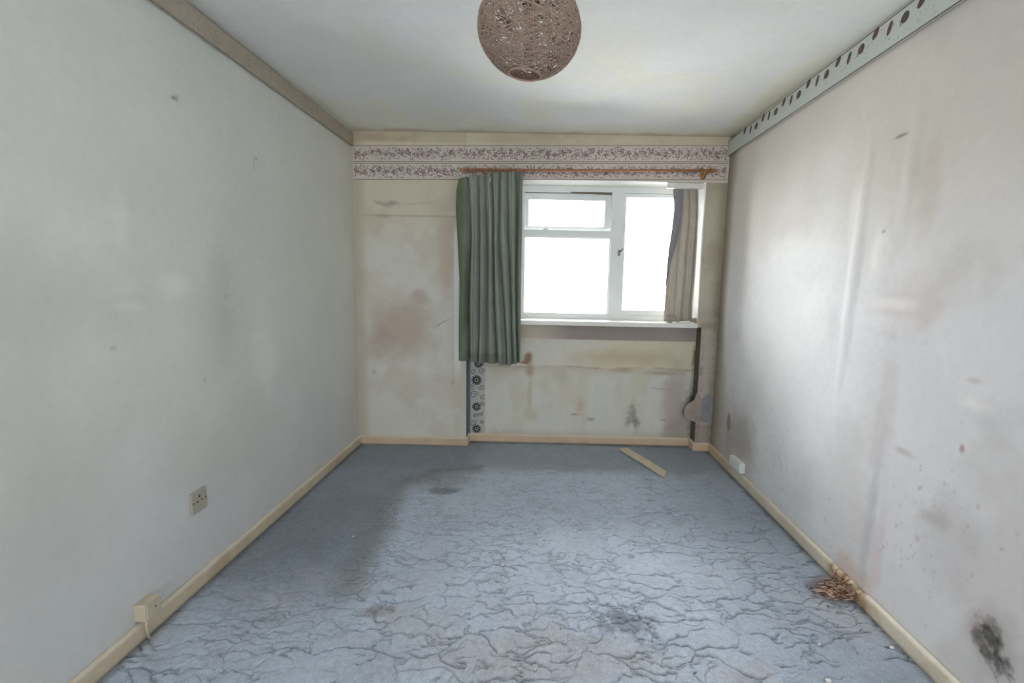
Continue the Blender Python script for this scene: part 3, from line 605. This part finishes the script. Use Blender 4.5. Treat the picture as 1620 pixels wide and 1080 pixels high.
# right wall border: groups of three dark oval motifs
z0r, z1r = onX(1300, 147, B-.012).z, onX(1300, 90, B-.012).z
zt_far, zb_far = onY(1157, 218, D).z, onY(1157, 243, D).z
def rX(u, v): return onX(u, v, B-.012)
q0, q1, q2, q3 = rX(1159, 218), rX(1440, 0), rX(1525, 0), rX(1159, 243)
def ext(p, q, y): t = (y-p.y)/(q.y-p.y); r = p+(q-p)*t; r.x = B-.012; return r
YN = .55
c4 = [ext(q0, q1, D-.004), ext(q0, q1, YN), ext(q3, q2, YN), ext(q3, q2, D-.004)]
for c in (c4[0], c4[1]): c.z = min(c.z, H-.008)
b_, at_, of_ = quad_strip('wallpaper_border', c4, (-.0015, 0, 0), 'pale grey border with dark oval motifs along the top of the right wall', 'wallpaper border', M_RBASE, M_RLINE, lw=.004)
setp(b_)
blobs_px = [150, 185, 220, 262, 297, 340, 388, 432, 480, 538, 592, 650, 720, 787, 862, 950, 1035, 1130, 1232]; blobs_py = [797, 790, 768, 718, 706, 680, 622, 610, 577, 510, 493, 452, 375, 353, 298, 203, 172, 103, 5]
polys = []; R = random.Random(4); uy = Vector((0, 0, 1)); ux = Vector((0, -1, 0))
for i, (a_, c_) in enumerate(zip(blobs_px, blobs_py)):
    p = rX(1140+a_/3.857, c_/3.857); ln, wd, tilt = [(.042, .030, .45), (.050, .022, .3), (.040, .034, .1)][i % 3]
    pts = [p+ux*(math.cos(k*PI/7)*wd/2*1.2+math.sin(k*PI/7)*ln/2*tilt)+uy*(math.sin(k*PI/7)*ln/2) for k in range(14)]
    polys.append((pts, R.choice([0, 0, 1])))
    lowp = [p+(q-p)*.62-uy*ln*.16-ux*tilt*ln*.16 for q in pts]; polys.append(([q+Vector((-.0004, 0, 0)) for q in lowp], 1))
    if i % 3 == 1:
        for dy in (.0, .012):
            q = p+ux*(.055+dy)-uy*.022; polys.append(([q, q+ux*.006, q+ux*.012+uy*.03, q+ux*.008+uy*.032], 0 if dy == 0 else 2))
for k in range(420):
    s, tt = R.random(), R.uniform(.12, .88); p = at_(s, tt); a = R.uniform(0, PI); polys.append((leafpoly(p, ux, uy, R.uniform(.006, .018), .003, a), 2))
flat_print('oval_motif_print', polys, of_, [M_RB1, M_RB2, M_RB3], b_)
# left wall border: faded taupe
def lX(u, v): return onX(u, v, -A+.010)
q0, q1, q2, q3 = lX(552, 206), lX(297, 0), lX(237, 0), lX(556, 230)
def extl(p, q, y): t = (y-p.y)/(q.y-p.y); r = p+(q-p)*t; r.x = -A+.010; return r
c4 = [extl(q0, q1, YN), extl(q0, q1, D-.004), extl(q3, q2, D-.004), extl(q3, q2, YN)]
for c in (c4[0], c4[1]): c.z = min(c.z, H-.008)
b_, at_, of_ = quad_strip('wallpaper_border', c4, (.0015, 0, 0), 'faded plain taupe border along the top of the left wall', 'wallpaper border', M_LBASE, M_LLINE, lw=.003)
ux = Vector((0, 1, 0)); polys = []
for k in range(700):
    p = at_(R.random()*.995, R.uniform(.1, .9)); polys.append((leafpoly(p, ux, uy, R.uniform(.01, .03), R.uniform(.005, .010), R.uniform(0, 2*PI)), 0))
flat_print('leaf_print', polys, of_, [M_LPR], b_)
# vertical floral strip beside the pier
xf0, xf1 = onY(744.5, 640, YR).x, onY(767.5, 640, YR).x; zf0, zf1 = .066, 1.25; yf = YR-.0035
b_, at_, of_ = quad_strip('wallpaper_strip', [(xf0, yf, zf1), (xf1, yf, zf1), (xf1, yf, zf0), (xf0, yf, zf0)], (0, -.0012, 0), 'narrow vertical strip of black and white floral paper below the green curtain', 'wallpaper strip', M_FBASE, M_FPR, lines=())
polys = []; ux = Vector((1, 0, 0)); R = random.Random(21); wf = xf1-xf0
def flower(c, r, n=13):
    for k in range(n):
        a = 2*PI*k/n; polys.append((leafpoly(c+(ux*math.cos(a)+uy*math.sin(a))*r*.25, ux, uy, r*.78, r*.30, a), 0))
    polys.append(([c+(ux*math.cos(j*PI/4)+uy*math.sin(j*PI/4))*r*.22 for j in range(8)], 0))
def scroll(c, r, a0, sgn, turns=1.4, w=.0045):
    N = 22; pts = []
    for j in range(N+1):
        t = j/N; rr = r*(1-.78*t); a = a0+sgn*turns*2*PI*t; pts.append((c+(ux*math.cos(a)+uy*math.sin(a))*rr, (ux*math.cos(a)+uy*math.sin(a))))
    for (p, n_), (q, m_) in zip(pts[:-1], pts[1:]): polys.append(([p-n_*w/2, q-m_*w/2, q+m_*w/2, p+n_*w/2], 0))
xc = (xf0+xf1)/2
for v, kind in [(575, 'f'), (601, 'f'), (643, 'f'), (678, 'f')]:
    c = Vector((onY(754 if v != 575 else 757, v, yf).x, yf, onY(755, v, yf).z)); flower(c, .046 if v in (601,) else .040)
for (u, v, r, a0, sg) in [(762, 587, .026, 0, 1), (748, 588, .022, 2, -1), (762, 612, .024, 3, 1), (747, 613, .022, 1, 1), (750, 624, .034, 0, 1), (765, 628, .024, 4, -1), (764, 638, .020, 2, 1), (748, 668, .03, 1, -1), (762, 668, .018, 0, 1), (762, 575, .02, 1, 1)]:
    scroll(Vector((onY(u, v, yf).x, yf, onY(755, v, yf).z)), r, a0, sg)
for j in range(6):
    for sg in (-1, 1): polys.append((leafpoly(Vector((onY(749+j*2.6, 655, yf).x, yf, onY(755, 657-j*.6, yf).z)), ux, uy, .018, .007, PI/2-.5*sg-.3 if sg > 0 else -PI/2+.6), 0))
z_ = onY(755, 560, yf).z
while z_ < zf1-.06:
    flower(Vector((xc, yf, z_)), .042); scroll(Vector((xf0+.03, yf, z_+.085)), .028, 0, 1); scroll(Vector((xf1-.03, yf, z_+.10)), .024, 2, -1); z_ += .17
polys = [([Vector((min(max(p.x, xf0+.001), xf1-.001), p.y, min(max(p.z, zf0+.002), zf1-.002))) for p in pts], mi) for pts, mi in polys]
flat_print('floral_print', polys, of_, [M_FPR], b_)

# ------------------------------------------------------------------ curtain rod
YC = D-.10
r0, r1 = onY(735, 268.5, YC), onY(1127, 269.5, YC)
rod = thing('curtain_rod', tuple(r0), 'thin orange-brown wooden curtain rod across the top of the window', 'curtain rod')
G().tube([r0, (r0+r1)/2+Vector((0, 0, -.003)), r1], .0095, 12).obj('pole', M_ROD, rod, True)
for p, s in ((r0, -1), (r1, 1)):
    G().lathe(p, [(0, -.001), (.013, 0), (.016, .008), (.011, .014), (.014, .024), (.008, .034), (0, .038)], 14, axis=Matrix.Rotation(s*PI/2, 3, 'Y')).obj('finial', M_ROD, rod, True)
for u in (765, 1119):
    c = onY(u, 269, YC); g = G(); g.tube([(c.x, D-.0045, c.z-.022), (c.x, D-.03, c.z-.022), (c.x, YC, c.z-.012)], .007, 8)
    g.lathe((c.x, D-.004, c.z-.022), [(0, .010), (.022, .008), (.024, 0)], 16, axis=Matrix.Rotation(PI/2, 3, 'X'))
    g.tube([(c.x, YC+.014*math.cos(a), c.z+.014*math.sin(a)) for a in np.linspace(-PI, 0, 9)], .004, 6); g.obj('bracket', M_BRASS if u > 1000 else M_ROD, rod, True)
R = random.Random(3)
for k, u in enumerate([742, 748, 754, 760, 773, 779, 785, 791, 797, 803, 809, 815, 821, 826, 1108, 1112, 1124]):
    c = onY(u, 269, YC); g = G(); aa = np.linspace(0, 2*PI, 15); tl = R.uniform(-.5, .5)
    g.tube([(c.x+.006*math.sin(a)*tl, YC+.0155*math.cos(a), c.z-.003+.0155*math.sin(a)) for a in aa], .0028, 6, cap=False); g.obj('ring', M_BRASS if u > 1000 else M_ROD, rod, True)

# ------------------------------------------------------------------ curtains
def cloth(name, m, parent, edgeL, edgeR, top, bottom, Yc, folds, amp, n=260, rows=130, off=0, heading=True, seed=0, tw=0, thick=0, s0=0, s1=1, valleys=None):
    # edges: lists of (v, u) photo measures on the curtain's plane; top and bottom: lists of (s, v)
    R = random.Random(seed); s = np.linspace(s0, s1, n)
    ev, eu = zip(*edgeL); fv, fu = zip(*edgeR); ts, tv = zip(*top); bs, bv = zip(*bottom)
    ph = np.interp(s, *zip(*folds)); P = np.zeros((rows, n, 3))
    vt = np.interp(s, ts, tv); vb = np.interp(s, bs, bv)
    for j in range(rows):
        t = j/(rows-1); v = vt*(1-t)+vb*t
        ul, ur = np.interp(v, ev, eu), np.interp(v, fv, fu)
        if valleys:   # valley positions measured at three heights; the phase passes a multiple of 2 pi at each
            vv_ = [np.interp(t, [q[0] for q in valleys], [q[1][k] for q in valleys]) for k in range(len(valleys[0][1]))]
            xs = [float(ul[0])]+[q+1.2*math.sin(t*7+k*2.1) for k, q in enumerate(vv_)]+[float(ur[-1])]; ph = np.interp(ul+(ur-ul)*s, xs, [-2*PI*.62]+[2*PI*k for k in range(len(vv_))]+[2*PI*(len(vv_)-.45)])
        a = amp*(.55+.45*min(t*2.5, 1)) if heading else amp*(.6+.4*t)
        drift = .5*np.sin(2.2*t+s*5+seed)+tw*t if not valleys else 0
        q_ = (ph+drift*.8)/2; y = -a*((2*np.abs(np.sin(q_))**.75-1)*(.75+.35*np.sin(q_*1.3+seed))+((.06*np.sin(1.9*ph+1.3+2*t)+.03*np.sin(4.1*ph+t*3)) if valleys else .22*np.sin(2.1*ph+1.3+drift)+.12*np.sin(4.7*ph+t*3)))
        if heading:
            hg = math.exp(-t*9); y = y*(1-.35*hg)+.006*np.sin(ph*2.6+.6*np.sin(ph))*hg
            y = y-.030*np.exp(-((s-.24-.12*t)/.07)**2)*np.exp(-((t-.10)/.10)**2)
        sx = .13*np.cos(ph+drift)*.035
        u = ul+(ur-ul)*s
        # measured in the photo at the curtain plane, then moved in depth
        d = [ray(float(u[i]), float(v[i])) for i in (0, n-1)]
        X0 = onY(float(u[0]), float(v[0]), Yc).x; X1 = onY(float(u[-1]), float(v[-1]), Yc).x
        X = X0+(X1-X0)*(s-s0)/(s1-s0); Z = np.array([onY(float(uu), float(vv), Yc).z for uu, vv in zip(u[::26], v[::26])])
        Z = np.interp(s, s[::26], Z)
        P[j, :, 0] = X+sx*(s > .02)*(s < .98); P[j, :, 1] = Yc+off+y; P[j, :, 2] = Z
    tt_ = np.linspace(0, 1, rows)[:, None]*np.ones(n)[None]; ss_ = np.ones(rows)[:, None]*s[None]
    tint = np.ones(P.shape)*lin((154, 157, 146)); nn = fbm(ss_*.5, tt_, 9, 33)
    tint = mixc(tint, lin((98, 110, 82)), (1-sm(ss_+.12*(nn-.5), .05, .20))*.85); tint = mixc(tint, lin((124, 130, 114)), sm(ss_, .90, .96)*.8+sm(tt_, .94, .955)*.7)
    tint = mixc(tint, lin((146, 158, 144)), sm(ss_, .5, .8)*.5*(1-sm(ss_, .9, .95)))
    S = Panels(); S.grid(P, tint, flip=True); o = S.obj(name, m, parent)
    if thick:
        md = o.modifiers.new('thickness', 'SOLIDIFY'); md.thickness = thick; md.offset = 0
    return o
def fold_map(widths):
    tot = sum(widths); x = 0; out = [(0, 0)]
    for k, w_ in enumerate(widths): x += w_/tot; out.append((x, (k+1)*PI))
    return out
EL = [(262, 727), (285, 726), (300, 723), (330, 722), (380, 725), (440, 728), (520, 727), (580, 727)]
ER = [(262, 828.5), (300, 826.5), (360, 826), (450, 824.5), (580, 823)]
TOP = [(0, 285), (.06, 281), (.22, 278), (.36, 277), (.40, 274.5), (.45, 273), (.7, 272.4), (1, 272.4)]
BOT = [(0, 569), (.15, 570), (.35, 573), (.55, 574), (.75, 577), (.88, 576), (1, 572)]
cur = thing('curtain', (onY(775, 570, YC).x, YC, onY(775, 570, YC).z), 'grey-green curtain gathered in folds at the left of the window', 'curtain')
FM = fold_map([1.0, 1.1, 1.9, .9, 1.2, .7, 1.5, 1.0, 1.3, .6, 1.0, .7, 1.1])
cloth('cloth', M_CURT, cur, EL, ER, TOP, BOT, YC-.020, FM, .058, thick=.002, seed=2, tw=.9, n=340,
      valleys=[(0, [740, 757, 768, 778, 790, 803, 816]), (.35, [743, 759, 770, 779.5, 790, 803, 816]), (1, [741, 755, 769, 785, 801, 812, 819])])
zb_ = [(s, v-9) for s, v in BOT]
cloth('hem', M_CURTD, cur, EL, ER, zb_, [(s, v+.4) for s, v in BOT], YC-.0062, FM, .022, rows=8, seed=2, tw=.8, heading=False, thick=.003) if False else None
g = G(); c = onY(775, 285, YC-.035)
g.add([c+Vector((x, y, z)) for x, y, z in [(-.014, 0, -.012), (-.002, -.008, -.022), (.012, -.006, -.004), (.008, 0, .020), (.0, -.004, .026), (-.004, -.008, .002)]], [(0, 1, 5), (1, 2, 5), (2, 3, 5), (3, 4, 5), (4, 0, 5)])
setp(g.obj('lining_fold', M_LINING, cur, True), 'pale scrap of lining showing at the heading')

YC2 = YR-.035
EL2 = [(296, 1065.5), (330, 1067), (360, 1064), (400, 1058), (450, 1054), (500, 1050), (512, 1050)]
ER2 = [(296, 1104), (340, 1104), (400, 1101), (440, 1098.5), (480, 1095), (512, 1094)]
cur2 = thing('curtain', (onY(1078, 508, YC2).x, YC2, onY(1078, 508, YC2).z), 'beige-lined curtain bunched at the right of the window, its foot on the sill', 'curtain')
cloth('cloth', M_LINING, cur2, EL2, ER2, [(0, 297), (1, 298)], [(0, 508), (.5, 508.5), (1, 507)], YC2, fold_map([.9, 1.3, .8, 1.4, 1, 1.2, .9]), .013, n=140, rows=90, heading=False, thick=.002, seed=6)
EE = [(v, u-.6) for v, u in EL2]; ER3 = [(296, 1082), (340, 1080), (380, 1072), (420, 1060), (450, 1054.6), (512, 1050.6)]
cloth('turned_edge', M_LINING_G, cur2, EE, ER3, [(0, 297), (1, 297)], [(0, 452), (1, 452)], YC2-.022, fold_map([1, 1.2, 1]), .006, n=60, rows=50, heading=False, thick=.002, seed=8)
def crumple(c, sx, sy, sz, seed, m, name, parent):
    bm = bmesh.new(); bmesh.ops.create_icosphere(bm, subdivisions=3, radius=1); R = np.random.default_rng(seed)
    for v in bm.verts:
        n_ = 1+.22*math.sin(v.co.x*6+seed)+.18*math.sin(v.co.z*9+seed*2)+.1*math.sin(v.co.y*13)
        v.co = Vector((c[0]+v.co.x*sx*n_, c[1]+v.co.y*sy*n_, max(c[2]+v.co.z*sz*n_, c[2]-sz)))
    me = bpy.data.meshes.new(name); bm.to_mesh(me); bm.free(); return link(name, me, m, parent, True)
zs_ = zat(509, 960, D-.02)
crumple((onY(1062, 500, YC2-.03).x, YC2-.03, zs_+.022), 0.055, .02, .026, 3, M_LINING, 'bunched_foot', cur2)
crumple((onY(1099, 500, YC2-.03).x, YC2-.02, zs_+.020), .030, .018, .018, 7, M_LINING, 'bunched_foot', cur2)
# white track above the right curtain
g = G(); ta, tb = onY(1056, 294, D+.01), onY(1113, 295, D+.01)
trk = thing('curtain_track', tuple(ta), 'short white curtain track under the lintel above the beige curtain', 'curtain track')
G().box((ta.x, D+.01, ta.z-.014), (tb.x, D+.05, ZL-.002), bev=.002).obj('rail', M_SILL, trk); 
for k in range(0): x_ = ta.x+.03+k*.06; G().tube([(x_, D+.03, ta.z-.012), (x_, D+.03, ta.z-.028), (x_, D+.036, ta.z-.034)], .0025, 6).obj('hook', M_WHITE, trk)
# paper scraps on the sill
sc1 = G(); p = onY(1067, 507, D+.0); sc1.box((p.x-.018, D-.01, zs_), (p.x+.018, D+.02, zs_+.012), bev=.003)
setp(sc1.obj('plaster_chip', M_SILL), 'larger white chip on the sill at the foot of the beige curtain', 'plaster chip')
sc1 = G(); p = onY(1096, 507, D+.0); sc1.prism([(p.x-.02, D-.012, zs_), (p.x+.015, D-.015, zs_), (p.x+.02, D+.01, zs_), (p.x-.008, D+.012, zs_)], (0, 0, .007))
setp(sc1.obj('plaster_chip', M_SILL), 'smaller flat white chip near the right end of the sill', 'plaster chip')

# ------------------------------------------------------------------ torn paper flaps on the boxing
def flap(pts, Yp, thick, m, label, curl):
    P = [onY(u, v, Yp) for u, v in pts]; n = len(P); c = sum(P, Vector())/n; g = G()
    fr = [p+Vector((0, -(curl*((p.x-c.x)*6)**2), 0)) for p in P]; cf = c+Vector((0, -.004, 0)); bk = [p+Vector((0, thick, 0)) for p in fr]; cb = cf+Vector((0, thick, 0))
    g.add(fr+[cf]+bk+[cb], [(i, (i+1) % n, n) for i in range(n)]+[(n+1+(i+1) % n, n+1+i, 2*n+1) for i in range(n)]+[(i, n+1+i, n+1+(i+1) % n, (i+1) % n) for i in range(n)])
    return setp(g.obj('wallpaper_flap', m), label, 'torn wallpaper')
flap([(1103, 620), (1110, 632), (1110, 664), (1106, 668), (1105, 656), (1102, 668), (1092, 665), (1082.5, 661), (1082.5, 650), (1085, 643), (1091, 637), (1098, 633)], D-.02, .002, M_PAPER, 'brownish torn wallpaper flap curling off the boxing beside the recess', .008)
flap([(1112, 630), (1124, 622), (1123.5, 668), (1110, 667), (1109, 650)], D-.012, .002, M_PAPERB, 'blue-grey square-cut torn paper flap next to the right wall', .004)

# ------------------------------------------------------------------ sockets and boxes
def wallbox(name, X, sgn, quad, prot, label, cat, m, bev=.004):
    ys = [onX(u, v, X) for u, v in quad]; y0, y1 = min(p.y for p in ys), max(p.y for p in ys); z0, z1 = min(p.z for p in ys), max(p.z for p in ys)
    t = thing(name, (X, (y0+y1)/2, z0), label, cat); return t, y0, y1, z0, z1
p, q = onX(299, 796, -A), onX(324, 792, -A); yc = (p.y+q.y)/2; hw = (q.y-p.y)/2; zc = (onX(311, 775, -A+.005).z+onX(311, 811, -A+.005).z)/2; hh = abs(onX(311, 776, -A).z-onX(311, 810, -A).z)/2
so = thing('wall_socket', (-A, yc, zc), 'square cream plug socket on the left wall', 'socket')
x0 = -A-.004; G().box((x0, yc-hw, zc-hh), (x0+.016, yc+hw, zc+hh), bev=.004).obj('faceplate', M_SOCKET, so)
g = G()
for dy, dz, a, b in ((0, hh*.45, .004, .009), (-hw*.3, -.0, .008, .004), (hw*.3, -.0, .008, .004)): g.box((x0+.012, yc+dy-a/2-.001, zc+dz-b/2), (x0+.0172, yc+dy+a/2+.001, zc+dz+b/2))
g.obj('pin_hole', M_DARK, so); G().box((x0+.012, yc+hw*.30, zc+hh*.25), (x0+.020, yc+hw*.62, zc+hh*.7), bev=.002).obj('switch', M_SOCKET, so)
for s in (-1, 1): G().lathe((x0+.0165, yc+s*hw*.78, zc-hh*.0), [(0, .0012), (.004, .001), (.0045, -.002)], 10, axis=Matrix.Rotation(PI/2, 3, 'Y')).obj('screw', M_METAL, so)
# cream junction box low on the left wall
pr = .040; ya = onX(212, 965, -A).y; yb = onX(255, 950, -A+pr).y; zt = onX(240, 942, -A+pr/2).z; zb = onX(226, 990, -A+pr).z
jb = thing('junction_box', (-A, (ya+yb)/2, zb), 'cream painted box low on the left wall with a short pipe below', 'junction box')
G().box((-A-.004, ya, zb), (-A+pr, yb, zt), bev=.006).obj('casing', M_BOX, jb); G().box((-A+pr-.004, ya+.006, zb+.006), (-A+pr+.003, yb-.006, zt-.006), bev=.003).obj('lid', M_BOX, jb)
yp = ya+(yb-ya)*.22; G().tube([(-A+pr-.014, yp, zb+.01), (-A+pr-.014, yp, zb-.04), (-A+pr-.010, yp+.004, .0)], .0042, 8).obj('pipe', M_BOX, jb, True)
g = G(); g.lathe((-A+pr+.003, yb-.03, zt-.03), [(0, .0015), (.004, .001), (.0045, -.002)], 10, axis=Matrix.Rotation(PI/2, 3, 'Y')); g.obj('screw', M_METAL, jb)
# white box on the right skirting
pr = .032; y0_, y1_ = onX(1178, 740, B).y, onX(1153, 735, B-pr).y; zt = onX(1158, 722, B-pr).z; zb = onX(1168, 748, B-pr).z
wb = thing('telephone_socket', (B, (y0_+y1_)/2, zb), 'small white box mounted just above the right skirting', 'socket')
G().box((B-pr, y0_, zb), (B+.004, y1_, zt), bev=.005).obj('casing', M_WHITE, wb); G().box((B-pr-.003, y0_+.008, zb+.008), (B-pr+.002, y1_-.008, zt-.008), bev=.002).obj('cover', M_WHITE, wb)

# ------------------------------------------------------------------ pine strip lying on the carpet
c4 = [onZ(979, 710, .012), onZ(991, 707.5, .012), onZ(1054, 745, .012), onZ(1050, 748, .012), onZ(1047, 752, .012)]
base = [Vector((p.x, p.y, .003)) for p in c4]; g = G(); N = 14; top = []; bot = []
for i in range(N+1):
    t = i/N; a = c4[0].lerp(c4[4], t); b = c4[1].lerp(c4[2], t); w_ = .0015*math.sin(i*2.3); dz = .004*math.sin(t*PI)
    top.append((Vector((a.x+w_, a.y, .0125+dz)), Vector((b.x+w_, b.y, .0125+dz)))); bot.append((Vector((a.x, a.y, .003+dz*.6)), Vector((b.x, b.y, .003+dz*.6))))
vs = []; 
for (a, b), (c, d) in zip(top, bot): vs += [a, b, d, c]
top[-1][1].x += .0; fs = [(4*i+j, 4*i+(j+1) % 4, 4*i+4+(j+1) % 4, 4*i+4+j) for i in range(N) for j in range(4)]+[(0, 3, 2, 1), (4*N, 4*N+1, 4*N+2, 4*N+3)]
vs[4*N] = vs[4*N]+Vector((.012, -.012, 0)); vs[4*N+3] = vs[4*N+3]+Vector((.012, -.012, 0))
g.add(vs, fs); setp(g.obj('timber_strip', M_STRIPW), 'pale bare timber strip lying on the carpet below the window', 'timber strip')

# ------------------------------------------------------------------ rot splinters by the right skirting
g = G(); R = random.Random(12)
for k in range(190):
    c = onZ(R.gauss(1322, 14), R.gauss(936, 8), .008); 
    if c.x > B-.02: c.x = B-.02-R.random()*.03
    a = R.gauss(.5, .7); ln = R.uniform(.010, .045); d = Vector((math.cos(a), -math.sin(a), R.uniform(-.15, .2)))*ln/2; w_ = R.uniform(.001, .003)
    g.tube([c-d+Vector((0, 0, .003)), c+Vector((R.uniform(-.003, .003), 0, .006)), c+d+Vector((0, 0, .004))], [w_, w_*1.2, w_*.4], 4, 0 if R.random() < .62 else 1)
for k in range(40):
    c = Vector((B-.02-abs(R.gauss(0, .012)), onX(R.uniform(1325, 1375), 925, B).y, R.uniform(.015, .06))); d = Vector((R.uniform(-.02, .0), R.uniform(-.01, .01), R.uniform(-.02, .015)))
    g.tube([c-d*.5, c+d], [.0022, .0006], 4, R.choice([0, 1]))
setp(g.obj('wood_splinters', [M_SPLINT, M_SPLINT2]), 'rotten brown splinters crumbled on the carpet against the right skirting', 'wood splinters', kind='stuff')
g = G()
for u, v, r in [(795, 893, .006), (803, 894, .004), (559, 848, .004), (620, 918, .004), (1411, 1024, .006), (1310, 1076, .008), (1296, 1019, .004)]:
    c = onZ(u, v, .006); g.box((c.x-r, c.y-r*.7, .003), (c.x+r, c.y+r*.7, .009), bev=.001)
setp(g.obj('lint_specks', M_LINT), 'white crumbs scattered on the blue carpet', 'crumbs', kind='stuff')

# ------------------------------------------------------------------ pendant lamp with string ball shade
dball = 1.50; cpt = CAM+ray(837.5, 46)*(dball/1.0)
RB = 83/F*dball*.985
lamp = thing('pendant_lamp', (cpt.x, cpt.y, H), 'brown woven string ball pendant lamp hanging from the ceiling', 'pendant lamp')
tilt = Matrix.Rotation(math.radians(5), 3, 'Y') @ Matrix.Rotation(math.radians(2), 3, 'X')
g = G(); R = random.Random(5); hole = math.radians(18.5); made = 0
while made < 150:
    zc_ = R.uniform(-1, 1); ph = R.uniform(0, 2*PI); n_ = Vector((math.sqrt(1-zc_*zc_)*math.cos(ph), math.sqrt(1-zc_*zc_)*math.sin(ph), zc_))
    beta = R.uniform(1.05, 1.57) if made % 4 else R.uniform(.35, 1.1); th = math.acos(max(-1, min(1, -n_.z)))
    if min(abs(th-beta), abs(PI-th-beta)) < hole or min(th+beta, PI-th+beta) > PI*1.5: continue
    if abs((PI-th)-beta) < math.radians(9): continue
    u = n_.orthogonal().normalized(); v = n_.cross(u); rr = RB*(1-R.uniform(0, .018)); a0 = R.uniform(0, 2*PI); K = 44
    w1, w2, ph1 = R.uniform(-.02, .02), R.uniform(-.02, .02), R.uniform(0, 6)
    pts = []
    for k in range(K+1):
        a = a0+2*PI*k/K; b = beta+w1*math.sin(2*a+ph1)+w2*math.sin(3*a); p = n_*math.cos(b)+(u*math.cos(a)+v*math.sin(a))*math.sin(b); p.z *= .87; pts.append(cpt+tilt@(p*rr))
    g.tube(pts, R.uniform(.0011, .0019), 4, cap=False); made += 1
sh = g.obj('shade', M_STRING, lamp, True); 
g = G(); rim = [cpt+tilt@(Vector((math.sin(hole)*math.cos(a), math.sin(hole)*math.sin(a), -math.cos(hole)*.87))*RB*.995) for a in np.linspace(0, 2*PI, 41)]; g.tube(rim, .0032, 8, cap=False); g.obj('bottom_rim', M_STRING, sh, True)
rx, ry, rz = cpt.x+.006, cpt.y, cpt.z
g = G(); g.tube([(rx, ry, H-.02), (rx, ry, rz+RB*.60)], .0035, 8); g.obj('cord', M_SILL, lamp, True)
g = G(); g.lathe((rx, ry, H), [(0, -.028), (.012, -.028), (.030, -.018), (.042, -.004), (.043, .004)], 24); g.obj('ceiling_rose', M_SILL, lamp, True)
g = G(); g.lathe((rx, ry, rz), [(0, RB*.66), (.010, RB*.655), (.014, RB*.64), (.021, RB*.60), (.021, RB*.40), (.026, RB*.39), (.026, RB*.30), (.018, RB*.29)], 20); g.obj('lampholder', M_TAUPE, lamp, True)
g = G()
for k in range(6):
    a = 2*PI*k/6+.3; g.box((rx+.0262*math.cos(a)-.003, ry+.0262*math.sin(a)-.003, rz+RB*.36), (rx+.0262*math.cos(a)+.003, ry+.0262*math.sin(a)+.003, rz+RB*.43))
g.obj('vent_slot', M_DARK, lamp)
g = G(); g.lathe((rx, ry, rz), [(.018, RB*.31), (.022, RB*.22), (.024, RB*.1), (.024, -RB*.35), (.021, -RB*.50), (.012, -RB*.57), (0, -RB*.59)], 20); g.obj('bulb', M_TAUPE, lamp, True)
g = G()
for k in range(4):
    a = k*PI/2+.4; g.tube([(rx, ry, rz+RB*.62), cpt+tilt@(Vector((math.cos(a)*.3, math.sin(a)*.3, .95*.87))*RB*.99)], .0012, 5)
g.tube([cpt+tilt@(Vector((math.sin(.3)*math.cos(a), math.sin(.3)*math.sin(a), math.cos(.3)*.87))*RB*.99) for a in np.linspace(0, 2*PI, 31)], .0025, 6, cap=False); g.obj('shade_carrier', M_METAL, lamp, True)
